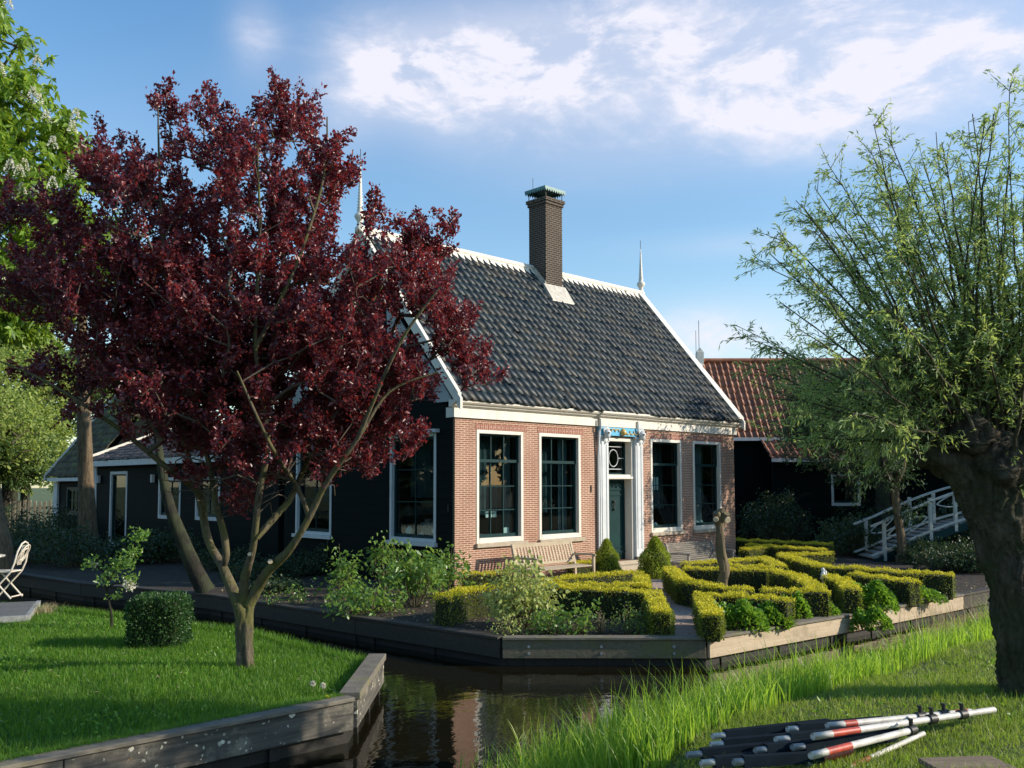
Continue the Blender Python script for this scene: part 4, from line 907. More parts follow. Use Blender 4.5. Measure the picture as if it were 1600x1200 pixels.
# ------------------------------------------------------------------ trees
def tree_red():
    D0 = 10.36; base = atz(383, 1042, GZ)
    t = empty('plum_tree', base, 0, 'dark red-leaved plum tree on the lawn', 'tree'); b = Vector(base)
    def p(px, py, d=0.): return at(px, py, D0)+HF*d
    mb = MB(); seeds = []
    def lb(pts, rad, n=9, lump=.07):
        P, R = limb(mb, pts, rad, n, lump); seeds.extend(P[len(P)//3:]); return P
    # two fused stems
    limb(mb, [p(383, 1052), p(382, 1035), p(381, 1000), p(379, 965), p(372, 940)], [.125, .098, .080, .086, .072], 40, .10, 10, .06, 11)
    limb(mb, [p(390, 1052, -.05), p(389, 1035, -.04), p(388, 1000, -.03), p(386, 965), p(391, 938, .02)], [.095, .07, .058, .068, .06], 36, .08, 10, .06, 9)
    lb([p(375, 950), p(352, 908, .1), p(338, 886, .2), p(313, 850, .3), p(298, 805, .4), p(284, 765, .5), p(262, 700, .6), p(225, 620, .8)], [.07, .062, .054, .046, .042, .038, .03, .02])
    lb([p(340, 888, .2), p(349, 868, .1), p(345, 832, .1), p(338, 790, .0), p(330, 720, -.1), p(310, 620, -.3), p(285, 480, -.4), p(272, 330, -.4), p(268, 190, -.4)], [.04, .04, .037, .033, .03, .027, .022, .015, .006])
    lb([p(381, 945), p(386, 905, -.1), p(396, 880, -.2), p(407, 853, -.3), p(416, 810, -.4), p(424, 770, -.5), p(440, 690, -.6), p(430, 560, -.8), p(440, 400, -.9), p(435, 240, -.9)], [.056, .05, .045, .041, .038, .033, .028, .022, .015, .008])
    lb([p(388, 945), p(404, 918, -.05), p(430, 886, -.2), p(462, 858, -.35), p(488, 822, -.45), p(506, 790, -.5), p(528, 752, -.6), p(575, 690, -.7), p(620, 620, -.6), p(690, 590, -.5)], [.068, .06, .05, .046, .04, .036, .031, .024, .016, .008])
    lb([p(412, 838, -.3), p(440, 800, -.1), p(452, 770, .2), p(480, 680, .5), p(520, 560, .7), p(570, 440, .8), p(640, 350, .7)], [.04, .036, .033, .03, .025, .018, .009])
    lb([p(300, 815, .4), p(300, 770, .2), p(270, 730, -.2), p(210, 670, -.5), p(130, 610, -.8), p(70, 580, -1.)], [.04, .036, .03, .024, .016, .008])
    lb([p(262, 700, .6), p(215, 560, .8), p(175, 420, .9), p(160, 260, .9)], [.034, .026, .018, .008])
    lb([p(225, 640, .7), p(160, 520, .6), p(80, 440, .4), p(10, 380, .2)], [.026, .02, .014, .008])
    lb([p(430, 560, -.8), p(480, 440, -.6), p(520, 300, -.5), p(525, 210, -.5)], [.028, .02, .014, .007])
    lb([p(575, 690, -.7), p(640, 560, -1.), p(700, 480, -1.1)], [.026, .018, .009])
    lb([p(497, 806, -.45), p(470, 760, -.2), p(455, 700, -.9), p(420, 600, -1.2)], [.026, .024, .02, .01])
    mb.build('trunk', m_barkred, t)
    for (px, py, r) in ((405, 862, .021), (436, 873, .025)):
        c = MB(); q = Vector(p(px, py, -.38)); dd = Vector(-HF*.9+HR*.1+HU*.1); c.tube([q-dd*.12, q], [r*1.25, r*1.1], 12); s_ = c.build('sawn_stub', m_barkred, t)
        c = MB(); c.tube([q-dd*.0, q+dd*.006], r*1.0, 12); c.build('cut_face', m_cut, s_)
    bl = [(262, 335, 82, 135), (432, 310, 92, 130), (380, 470, 190, 150), (190, 470, 110, 120), (55, 425, 90, 62, .8), (588, 425, 60, 72), (655, 355, 42, 48, .5),
          (300, 620, 150, 105), (470, 600, 140, 115), (600, 597, 86, 68), (712, 530, 36, 62, .6), (745, 590, 32, 22, .4), (110, 600, 78, 38, .8), (320, 745, 35, 20, .5), (530, 715, 75, 50, .9), (560, 560, 60, 60), (500, 520, 70, 60), (340, 560, 110, 90), (190, 245, 42, 60, .8),
          (515, 235, 42, 55, .8), (268, 165, 20, 48, .4), (440, 165, 60, 38, .8), (350, 210, 40, 50), (100, 330, 45, 55, .6), (665, 445, 48, 60, .8), (275, 680, 55, 35), (410, 705, 95, 55), (370, 785, 36, 26, .5), (150, 230, 20, 45, .3), (335, 160, 20, 25, .4),
          (640, 690, 22, 18, .3), (20, 300, 30, 40, .5), (700, 330, 18, 14, .3), (585, 320, 26, 30, .4), (580, 660, 60, 40, .5)]
    T = np.concatenate([crownpts(bl, 2050, D0, 1.35)]); T2 = crownpts([(380, 750, 120, 60), (480, 740, 60, 50), (300, 740, 50, 50)], 170, D0, .9)
    T[:, 2] -= .26*np.clip((T[:, 2]-3.2)/1.5, 0, 1)
    V, Fq, E, Pn = grow(np.array(seeds), T, .22, .0045, .40, .02, .035)
    S = unit(unit(E-Pn)*.5+rng.normal(size=E.shape)*.38+np.array([0, 0, .85]))
    P, Dv, Tip = shoots(E, S, .27, 94, .06, .03, .75, .030)
    V2, F2 = prisms(E, Tip, np.full(len(E), .0045), np.full(len(E), .0015), 4)
    Vb, Fb, Eb, Pb = grow(np.array(seeds), T2, .2, .004, .40, .02, .02); fast('bare_twigs', Vb, Fb, m_twig, t)
    fast('branches', np.concatenate([V, V2[:, :]]), np.concatenate([Fq, F2+len(V)]) if Fq.shape[1] == 4 else Fq, m_twig, t)
    sz = .030+.050*rng.random(len(P))**1.5; leafmesh('crown', P, Dv, sz, sz*.55, L_red, t, .3, .12)
    # bare whips above the right part
    for o in t.children: o.location = o.location-b
    return t
tree_red()
def rebase(t):
    for o in t.children: o.location = o.location-t.location
def willow(px0, py0, D0, head, crown_c, label, zsc=1., nshoot=112, seed=1):
    base = atz(px0, py0, .30); t = empty('pollard_willow', base, 0, label, 'tree')
    def p(px, py, d=0.): return at(px, py, D0)+HF*d
    mb = MB()
    limb(mb, [p(1618, 1112), p(1616, 1085), p(1606, 1040), p(1600, 990), p(1590, 920), p(1578, 860), p(1562, 800), p(1550, 750), p(1548, 700), p(1552, 672)], [.30, .245, .215, .205, .21, .225, .25, .29, .30, .16], 72, .05, 14, .10, 19)
    limb(mb, [p(1640, 1100, .1), p(1640, 1000, .1), p(1640, 860, .05), p(1652, 760, .0), p(1660, 700, 0)], [.22, .17, .16, .2, .18], 54, .06, 20, .11, 15)
    for (px, py, d, r) in ((1455, 700, 0, .15), (1432, 712, -.05, .085), (1500, 680, -.2, .16), (1545, 672, .2, .16), (1600, 700, -.15, .18), (1640, 690, .0, .18), (1480, 728, .05, .10), (1540, 735, -.22, .14), (1690, 710, 0, .16)):
        c = p(px, py, d); limb(mb, [c-HU*r*1.0, c-HU*r*.5, c, c+HU*r*.6, c+HU*r*.95], [r*.35, r*.9, r, r*.7, r*.15], 30, .14, 8, .14, 11)
    limb(mb, [p(1580, 780), p(1525, 742, -.02), p(1475, 715, -.02), p(1436, 702, 0), p(1424, 700, 0)], [.22, .18, .145, .11, .05], 48, .10, 12, .12, 13)
    mb.build('trunk', m_barkwil, t)
    # long upright shoots
    tips = [(1175, 418), (1188, 520), (1232, 358), (1262, 300), (1345, 212), (1300, 330), (1375, 250), (1450, 182), (1430, 260), (1520, 150), (1600, 125), (1570, 200), (1650, 130), (1700, 190), (1480, 230), (1220, 600), (1260, 500), (1330, 420), (1390, 360),
            (1240, 640), (1300, 600), (1360, 540), (1400, 300), (1540, 300), (1490, 360), (1590, 320), (1460, 470), (1750, 300), (1800, 420), (1850, 560), (1880, 300), (1680, 80), (1780, 150), (1540, 420), (1630, 400), (1600, 240)]
    PP = []; RR = []; tw = []; S0 = []; S1 = []; r0 = []; r1 = []
    for k in range(nshoot):
        tx, ty = tips[k % len(tips)]; j = 0 if k < len(tips) else 1
        E = p(max(1168, tx+rng.normal()*(6+34*j)), ty+rng.normal()*(5+30*j)+(20*j), rng.uniform(-1.3, 1.3) if (j or tx > 1350) else rng.uniform(-.6, .6))
        hx = 1460+np.clip((tx-1170)/630, 0, 1)*210; A = p(hx+rng.normal()*22, 690+rng.normal()*14, rng.normal()*.14)
        mid = A*.45+E*.55; out_ = (E-A)*np.array([1, 1, 0]); C1 = A+out_*.30+np.array([0, 0, (E-A)[2]*.42])
        ts = np.linspace(0, 1, 13)[:, None]; cur = (1-ts)**2*A+2*ts*(1-ts)*C1+ts**2*E+np.cumsum(rng.normal(size=(13, 3))*.012, 0)
        rr = np.linspace(.017, .003, 13)*rng.uniform(.8, 1.35)
        S0.append(cur[:-1]); S1.append(cur[1:]); r0.append(rr[:-1]); r1.append(rr[1:])
        lnn = np.linalg.norm(E-A); m = int(14*lnn)
        tt = rng.uniform(.12, 1, m)**.8; ii = np.clip((tt*12).astype(int), 0, 11); fr = (tt*12-ii)[:, None]
        pb = cur[ii]*(1-fr)+cur[ii+1]*fr; tan = unit(cur[ii+1]-cur[ii])
        dd = unit(tan*.75+rng.normal(size=(m, 3))*.55); lt = rng.uniform(.16, .45, m)*(1.15-.5*tt)
        q = pb+dd*lt[:, None]+np.array([0, 0, -.05]); S0.append(pb); S1.append(q); r0.append(np.full(m, .0035)); r1.append(np.full(m, .0012)); tw.append((pb, q))
    S0 = np.concatenate(S0); S1 = np.concatenate(S1); V, Fq = prisms(S0, S1, np.concatenate(r0), np.concatenate(r1), 4)
    fast('branches', V, Fq, m_twigdk, t)
    A = np.concatenate([a for a, b in tw]); B = np.concatenate([b for a, b in tw]); n = len(A); k = 24
    k = 22; s = rng.uniform(.05, 1.12, (n, k, 1)); P = (A[:, None]*(1-s)+B[:, None]*s+rng.normal(size=(n, k, 3))*.012).reshape(-1, 3)
    Dv = unit(np.repeat(unit(B-A), k, 0)*.8+rng.normal(size=(n*k, 3))*.55+np.array([0, 0, -.1])); sz = rng.uniform(.03, .068, n*k)
    leafmesh('crown', P, Dv, sz, sz*.2, L_willow, t, .2, .1)
    # low leaf tufts on the trunk head
    q = np.array([p(rng.uniform(1530, 1680), rng.uniform(640, 800), rng.uniform(-.5, .2)) for _ in range(40)]); P, Dv, _t = shoots(q, unit(rng.normal(size=(40, 3))), .18, 22, .06, .02)
    sz = rng.uniform(.04, .075, len(P)); leafmesh('trunk_sprouts', P, Dv, sz, sz*.22, L_willow, t, .2, .1)
    rebase(t); return t
willow(1618, 1088, 7.4, None, None, 'old pollard willow with a gnarled dark trunk on the near bank')

def leafy_tree(name, label, base, trunk, blobs, depth, dth, ntar, leaf, lmat, bark, rt=.012, nleaf=30, shoot=.4, rad=(.2, .14, .06), width=.5, up=.3, cat='tree', rmax=.1, group=None, step=.5):
    t = empty(name, base, 0, label, cat, group); mb = MB()
    P, R = limb(mb, trunk, np.interp(np.linspace(0, 1, len(trunk)), np.linspace(0, 1, len(rad)), rad), 12, .06); mb.build('trunk', bark, t)
    T = crownpts(blobs, ntar, depth, dth); V, Fq, E, Pn = grow(np.array(P[len(P)//2:]), T, step, rt, .42, .05, rmax)
    fast('branches', V, Fq, m_twigdk, t)
    S = unit(unit(E-Pn)*.5+rng.normal(size=E.shape)*.5+np.array([0, 0, up])); P, Dv, Tp = shoots(E, S, shoot, nleaf, 0, 0, .9, shoot*.22)
    sz = rng.uniform(.7, 1.3, len(P))*leaf; leafmesh('crown', P, Dv, sz, sz*width, lmat, t, .25, .15); rebase(t); return t, E
# chestnut on the far bank, upper left: palmate leaves and blossom candles
cb = at(-8, 905, 21.); cb[2] = GZ
t = empty('horse_chestnut_tree', cb, 0, 'tall horse chestnut with white blossom candles at the left edge', 'tree'); mb = MB()
P, R = limb(mb, [cb, at(-6, 850, 21.), at(-14, 790, 21.2), at(-40, 600, 21.5), at(-70, 400, 21.5), at(-80, 200, 21.5)], [.42, .33, .27, .22, .17, .08], 14, .07); mb.build('trunk', m_barkgrey, t)
bl = [(20, 215, 85, 100), (-90, 180, 110, 170), (60, 320, 75, 70), (-8, 22, 22, 45), (100, 212, 30, 26, .6), (20, 470, 75, 55), (-120, 420, 120, 150), (-60, 20, 60, 70), (45, 130, 22, 30, .5), (30, 400, 90, 60), (150, 400, 30, 40, .7), (30, 500, 50, 30, .8), (75, 260, 60, 50)]
T = crownpts(bl, 620, 20.5, 2.2); V, Fq, E, Pn = grow(P[len(P)//3:], T, .4, .010, .40, .05, .08); fast('branches', V, Fq, m_twigdk, t)
k = 6; C = (E[:, None]+rng.normal(size=(len(E), k, 3))*.17).reshape(-1, 3); C[:, 2] += .05
outd = unit(unit(np.repeat(E-Pn, k, 0))+rng.normal(size=C.shape)*.6+np.array([0, 0, .5])); a1 = unit(np.cross(outd, rdirs(len(C)))); a2 = np.cross(outd, a1)
th = np.arange(7)/7*2*math.pi*.85; Dv = (a1[:, None]*np.cos(th)[None, :, None]+a2[:, None]*np.sin(th)[None, :, None])+outd[:, None]*.15+np.array([0, 0, -.42])
Pl = np.repeat(C, 7, 0); sz = rng.uniform(.15, .25, len(Pl)); leafmesh('crown', Pl, Dv.reshape(-1, 3), sz, sz*.42, L_chest, t, .15, .2)
can = [(58, 100), (51, 150), (60, 160), (118, 184), (113, 202), (82, 226), (110, 275), (82, 290), (15, 262), (38, 262), (55, 302), (15, 305), (34, 300), (72, 185), (0, 112), (178, 382), (12, 8), (5, 448), (30, 270), (-20, 200), (-40, 320)]
for (px, py) in can:
    c = at(px, py+6, 18.7+rng.uniform(-.3, .3)); n = 90; h = rng.random(n)**.8; r = .075*(1-h)+.015; a = rng.uniform(0, 6.28, n)
    Q = c+np.stack([np.cos(a)*r, np.sin(a)*r, h*.26], 1); leafmesh('blossom', Q, np.stack([np.cos(a), np.sin(a), rng.normal(size=n)*.4+.2], 1), .04, .035, L_white, t)
rebase(t)
# straight trunk in front of the annex
tb = atz(143, 872, GZ)
leafy_tree('tall_tree', 'tall straight brown-barked tree standing in front of the annex', tb, [at(143, 880, 26.2), at(138, 840, 26.2), at(134, 760, 26.2), at(131, 660, 26.2), at(129, 560, 26.2), at(128, 440, 26.2), at(132, 350, 26.2)],
           [(130, 420, 60, 90), (90, 480, 50, 40), (180, 400, 50, 60)], 26.2, 1.6, 130, .11, L_bgdk, m_barkgrey, .010, 40, .5, (.34, .23, .20, .13, .07))
# dark leaning tree on the far bank behind the plum
tb = atz(318, 925, GZ)
leafy_tree('leaning_tree', 'dark grey leaning tree on the far bank behind the plum', tb, [at(322, 925, 17.3), at(305, 890, 17.3), at(283, 840, 17.3), at(262, 780, 17.3), at(248, 700, 17.4), at(235, 600, 17.6)],
           [(220, 600, 70, 60), (290, 560, 60, 60)], 17.5, 1.2, 90, .08, L_bgdk, m_barkdark, .008, 30, .4, (.17, .14, .12, .08, .04))
tb = atz(345, 905, GZ)
# trees beyond, left
BG = [(20, 46, [(25, 640, 75, 90), (60, 590, 50, 50), (-40, 610, 70, 90)], L_bg, 'pale green round tree beyond the outbuilding at the far left'),
      (95, 52, [(100, 610, 50, 60), (140, 590, 50, 50), (80, 650, 50, 50)], L_bgdk, 'darker green tree behind the outbuilding roof'),
      (200, 55, [(190, 590, 60, 50), (230, 600, 60, 50)], L_bgdk, 'mid green tree behind the plum crown at left'),
      (-60, 38, [(-60, 600, 60, 100), (10, 680, 50, 50)], L_bg, 'low yellow-green tree at the left edge above the picket fence'),
      (40, 60, [(30, 545, 60, 40), (70, 560, 30, 25)], L_bg, 'most distant pale tree showing against the sky at left')]
for (px, dp, bl, lm, lab) in BG:
    b0_ = at(px, 762, dp); b0_[2] = GZ
    leafy_tree('background_tree', lab, b0_, [b0_, at(px, 720, dp), at(px+3, 660, dp), at(px, 620, dp)], bl, dp, 2.2, 240, dp*.0045, lm, m_barkdark, .02, 34, .8, (.3, .22, .12), group='trees in the distance', width=.6, rmax=.2, step=1.)
BG2 = [(10, 40, 'dense low trees at the left edge behind the undergrowth', [(-10, 700, 70, 60), (40, 725, 45, 35)], L_bgdk), (40, 44, 'dense green thicket left of the outbuilding', [(50, 690, 45, 60), (20, 735, 50, 25)], L_bg)]
for (px, dp, lab, bl, lm) in BG2:
    b0_ = at(px, 775, dp); b0_[2] = GZ
    leafy_tree('background_tree', lab, b0_, [b0_, at(px, 750, dp), at(px+3, 720, dp), at(px, 700, dp)], bl, dp, 1.8, 260, dp*.0045, lm, m_barkdark, .02, 40, .7, (.2, .15, .1), group='trees in the distance', width=.6, rmax=.12, step=1.)
BR = [(1560, 44, [(1560, 640, 70, 80), (1620, 600, 80, 90), (1500, 680, 60, 50)], L_bg, 'sunlit yellow-green tree behind the willow at the right edge'),
      (1460, 41, [(1450, 700, 70, 60), (1400, 690, 60, 50), (1500, 730, 60, 50)], L_shade, 'dark green tree behind the footbridge'),
      (1380, 30, [(1380, 650, 70, 55), (1320, 660, 60, 60), (1410, 600, 50, 60), (1300, 620, 50, 45)], L_shade, 'green tree hanging over the lean-to of the red-roofed house'),
      (1640, 34, [(1640, 700, 100, 80), (1560, 760, 60, 60), (1720, 640, 80, 80)], L_shade, 'tree at the right edge beside the willow trunk')]
for (px, dp, bl, lm, lab) in BR:
    b0_ = at(px, 790, dp); b0_[2] = GZ
    leafy_tree('background_tree', lab, b0_, [b0_, at(px, 760, dp), at(px+3, 720, dp), at(px, 670, dp)], bl, dp, 2.0, 330, dp*.0036, lm, m_barkdark, .015, 36, .6, (.26, .2, .1), group='trees in the distance', width=.45, rmax=.15, step=.8)
# slender garden tree by the bridge
tb = atz(1406, 886, GZ)
leafy_tree('slender_tree', 'slender crooked tree beside the footbridge', tb, [at(1406, 890, 23.5), at(1409, 850, 23.5), at(1402, 800, 23.5), at(1399, 760, 23.5), at(1412, 720, 23.5), at(1405, 650, 23.5)],
           [(1370, 620, 90, 60), (1300, 650, 70, 60), (1440, 600, 60, 60), (1260, 680, 50, 40), (1395, 735, 25, 30, .5), (1420, 800, 12, 14, .3), (1340, 720, 70, 45), (1250, 590, 40, 30)], 23.5, 1.5, 560, .11, L_shade, m_barkgrey, .007, 44, .4, (.125, .10, .085, .04), width=.3)
# trees that stand right of the view and shade the back garden
def far_tree(x, y, h, r, label, lm=L_bgdk, n=300, lf=.2, z0=.4):
    t = empty('shade_tree', (x, y, GZ), 0, label, 'tree'); mb = MB()
    P, R = limb(mb, [(x, y, GZ-.1), (x+.1, y, h*.3), (x-.1, y+.1, h*.6), (x, y, h*.8)], [.3, .22, .15, .06], 12, .07); mb.build('trunk', m_barkdark, t)
    q = rdirs(n)*rng.random((n, 1))**.4; T = np.array([x, y, h*(.5+z0*.25)+.2])+q*np.array([r, r, h*.5*(1-z0*.5)])
    V, Fq, E, Pn = grow(P[len(P)//3:], T, .6, .012, .42, .05, .12); fast('branches', V, Fq, m_twigdk, t)
    S = unit(unit(E-Pn)+rng.normal(size=E.shape)*.5); P, Dv, _ = shoots(E, S, .55, 44, 0, 0, .9, .14); sz = rng.uniform(.7, 1.3, len(P))*lf; leafmesh('crown', P, Dv, sz, sz*.5, lm, t); rebase(t)
far_tree(18.5, -8.0, 7.6, 2.8, 'broad tree on the right bank beyond the footbridge end')
far_tree(23, -6.5, 6.8, 3.0, 'broad tree on the right bank behind the bridge landing')
far_tree(26, -3, 6.2, 3.0, 'broad tree at the far right, shading the red-roofed house')

for i, (x, y, h, r_, lb) in enumerate([(-26, 22, 10, 5, 'tree beyond the lawn, outside the left edge'), (-33, 13, 10, 5, 'second tree beyond the lawn, outside the left edge'), (-22, 32, 11, 5, 'third tree beyond the lawn, outside the left edge'), (16, -36, 9, 4.5, 'nearest tree of the row across the meadow'), (26, -33, 8.5, 4.5, 'second tree of the row across the meadow'), (36, -30, 9, 5, 'third tree of the row across the meadow'), (6, -40, 9.5, 5, 'tree behind the photographer, left of the row'), (46, -27, 9, 5, 'last tree of the row across the meadow'), (-6, -44, 10, 5, 'tree at the left end of the row behind the photographer')]):
    far_tree(x, y, h, r_, lb, L_shade, 420, .55, 0.0)
# ------------------------------------------------------------------ pruned stub trunk in the garden
sb = atz(1122, 945, GZ); t = empty('pruned_stump', sb, 0, 'bare pruned trunk with two sawn stubs on top among the hedges', 'tree stump'); D0 = 15.3; mb = MB()
q = lambda px, py, d=0.: at(px, py, D0)+HF*d
limb(mb, [q(1119, 960), q(1122, 938), q(1130, 905), q(1132, 890), q(1126, 860), q(1125, 830), q(1124, 808)], [.125, .10, .08, .084, .076, .07, .075], 40, .07, 10, .06, 11)
limb(mb, [q(1124, 818), q(1120, 806, -.05), q(1117, 800, -.08)], [.08, .065, .05], 10, .1); limb(mb, [q(1125, 815), q(1132, 806, -.05), q(1134, 802, -.08)], [.07, .06, .05], 10, .1); limb(mb, [q(1122, 812), q(1126, 800), q(1131, 796)], [.06, .05, .03], 10, .12)
mb.build('trunk', m_barkstub, t)
mb = MB(); mb.tube([q(1134, 812, -.12), q(1134.4, 812.5, -.135)], [.055, .05], 12); mb.tube([q(1116, 811, -.12), q(1115.8, 811.3, -.135)], [.045, .04], 12); mb.build('cut_face', m_cut, t); rebase(t)

# ------------------------------------------------------------------ hedges
def hedge(pts, label, h=.40, wd=.28, hend=None, dens=1900, leaf=.026):
    """clipped hedge along a polyline (world x, y); round-ish box of leaves: dark sides, yellow new growth on top"""
    pts = [np.array(p, float) for p in pts]; c = np.mean(pts, 0); t = empty('clipped_hedge', (c[0], c[1], GZ), 0, label, 'hedge', 'low hedges of the knot garden')
    core = MB(); SP, SN, TP = [], [], []; tot_ = sum(np.linalg.norm(b-a) for a, b in zip(pts[:-1], pts[1:])); run = 0
    hend = h if hend is None else hend
    for si, (a, b) in enumerate(zip(pts[:-1], pts[1:])):
        d = b-a; ln = np.linalg.norm(d); d = d/ln; nv = np.array([-d[1], d[0]]); e0 = wd*(.5 if si > 0 else .1); e1 = wd*(.5 if si < len(pts)-2 else .1); a2 = a-d*e0; b2 = b+d*e1; l2 = ln+e0+e1
        h0 = h+(hend-h)*run/tot_; h1 = h+(hend-h)*(run+ln)/tot_; run += ln
        vs = []
        for P_, hh in ((a2+d*.035, h0), (b2-d*.035, h1)):
            for (s_, z) in ((-1, -.02), (1, -.02), (1, hh-.05), (-1, hh-.05)): p = P_+nv*s_*(wd/2-.035)-c; vs.append((p[0], p[1], z))
        core.add(vs, [(0, 1, 2, 3), (7, 6, 5, 4), (0, 4, 5, 1), (1, 5, 6, 2), (2, 6, 7, 3), (3, 7, 4, 0)])
        def inside(P):
            r = np.zeros(len(P), bool)
            for k, (u, v) in enumerate(zip(pts[:-1], pts[1:])):
                if k == si: continue
                dd = v-u; l_ = np.linalg.norm(dd); dd = dd/l_; rel = P[:, :2]+c-u; x = rel@dd; y = rel@np.array([-dd[1], dd[0]])
                r |= (x > -wd*.42) & (x < l_+wd*.42) & (np.abs(y) < wd*.42)
            return r
        # sides
        for s_ in (-1, 1):
            n = int(l2*h*dens); x = rng.random(n)*l2; z = rng.random(n)*1.0; hh = h0+(h1-h0)*x/l2; wob = .018*np.sin(x*9+s_*2)+.014*np.sin(x*23+z*9)+rng.normal(size=n)*.010
            p2 = a2+d*x[:, None]+nv*s_*(wd/2+wob-.02*(z > .85))[:, None]-c; P = np.column_stack([p2, z*hh]); ok = ~inside(P); SP.append(P[ok]); SN.append(np.tile([nv[0]*s_, nv[1]*s_, .25], (ok.sum(), 1)))
        for s_, P_ in ((-1, a2), (1, b2)):
            n = int(wd*h*dens); y = (rng.random(n)-.5)*wd; z = rng.random(n); hh = h0 if s_ < 0 else h1; p2 = P_+nv*y[:, None]+d*s_*(rng.normal(size=n)*.014)[:, None]-c
            P = np.column_stack([p2, z*hh]); ok = ~inside(P); SP.append(P[ok]); SN.append(np.tile([d[0]*s_, d[1]*s_, .25], (ok.sum(), 1)))
        n = int(l2*wd*dens*2.0); x = rng.random(n)*l2; y = (rng.random(n)-.5)*wd*.98; hh = h0+(h1-h0)*x/l2; zz = hh+.014*np.sin(x*11+y*9)+.012*np.sin(x*29)+rng.normal(size=n)*.014-.012*(np.abs(y)/(wd/2))**6
        P = np.column_stack([a2+d*x[:, None]+nv*y[:, None]-c, zz]); TP.append(P)
    core.build('inner_twigs', m_core, t)
    SP = np.concatenate(SP); SN = np.concatenate(SN); Dv = unit(SN*.7+rng.normal(size=SN.shape)*.6+np.array([0, 0, .35])); sz = rng.uniform(.7, 1.3, len(SP))*leaf
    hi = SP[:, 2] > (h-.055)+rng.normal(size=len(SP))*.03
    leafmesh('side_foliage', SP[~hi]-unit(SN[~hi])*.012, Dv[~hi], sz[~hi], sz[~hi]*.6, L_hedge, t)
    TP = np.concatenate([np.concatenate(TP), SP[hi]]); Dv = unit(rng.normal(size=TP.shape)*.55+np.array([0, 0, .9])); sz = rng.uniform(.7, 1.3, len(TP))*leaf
    leafmesh('top_growth', TP-np.array([0, 0, .012]), Dv, sz, sz*.6, L_hedtop, t); return t
def hp(*pp, z=.35): return [tuple(atz(px, py, z)[:2]+HF[:2]*.12) for px, py in pp]
hedge(hp((690, 937), (727, 926), (790, 919)), 'hedge at the left corner of the garden, its dark end facing the canal', .44)
hedge(hp((800, 919), (865, 920), (1012, 928)), 'long hedge across the left bed with its face in deep shade', .44)
hedge(hp((1022, 930), (1035, 948))+[tuple(atz(1043, 988, GZ)[:2]+np.array([.1, .16]))], 'short hedge sloping to the canal beside the gravel path', .44, hend=.30)
hedge(hp((722, 898), (790, 896)), 'low hedge against the brick wall at the house corner', .42)
hedge(hp((845, 907), (900, 901), (1000, 893)), 'hedge in front of the pale bench, rising towards the door', .40, .26)
hedge(hp((858, 912), (1005, 914), (1003, 899)), 'hedge closing the small bed next to the door path', .40, .28)
hedge([(2.9, -.42), (3.9, -.40)], 'low green hedge between pale bench and door', .36, .25)
hedge(hp((1048, 889), (1071, 908), (1118, 918), (1172, 923)), 'hedge running from the right cone bush to behind the stump', .42)
hedge(hp((1072, 889), (1200, 892)), 'hedge across the middle of the right bed behind the stump', .42)
hedge(hp((1214, 893), (1250, 902), (1282, 920)), 'hedge curving down on the right of the stump bed', .42)
hedge(hp((1196, 924), (1296, 925)), 'square-ended hedge beside the small white figure', .42)
hedge(hp((1090, 930), (1150, 930), (1238, 937)), 'hedge just behind the mound of bright ground cover', .40)
hedge(hp((1102, 935), (1114, 952))+[tuple(atz(1128, 990, GZ)[:2]+np.array([.1, .2]))], 'stepped hedge end below the stump at the path mouth', .40, hend=.30)
hedge(hp((1072, 880), (1125, 877), (1196, 872), (1222, 884)), 'hedge around the small bed in front of the shaded bench', .40, .28)
hedge(hp((1138, 883), (1210, 886)), 'front hedge of the small bed right of the stump', .40, .26)
hedge([(8.3, -1.35), (9.7, -1.15)], 'short hedge at the right corner of the house', .42)
hedge(hp((1224, 869), (1246, 876), (1290, 888), (1345, 891), (1442, 899)), 'long hedge along the second path towards the footbridge', .44)
hedge(hp((1450, 899), (1492, 900)), 'shaded hedge end at the canal by the willow trunk', .44)
hedge(hp((1300, 902), (1322, 909), (1335, 922)), 'short hedge dropping to the trailing leaves', .42)
hedge(hp((1338, 898), (1434, 910)), 'hedge above the trailing leaves at the right', .42)
hedge(hp((1152, 845), (1300, 852)), 'farthest shaded hedge behind the house corner', .44)
hedge(hp((1172, 853), (1290, 861)), 'shaded hedge second from the back', .44)
hedge(hp((1222, 869), (1300, 867)), 'shaded hedge joining the long hedge near the bridge', .44)

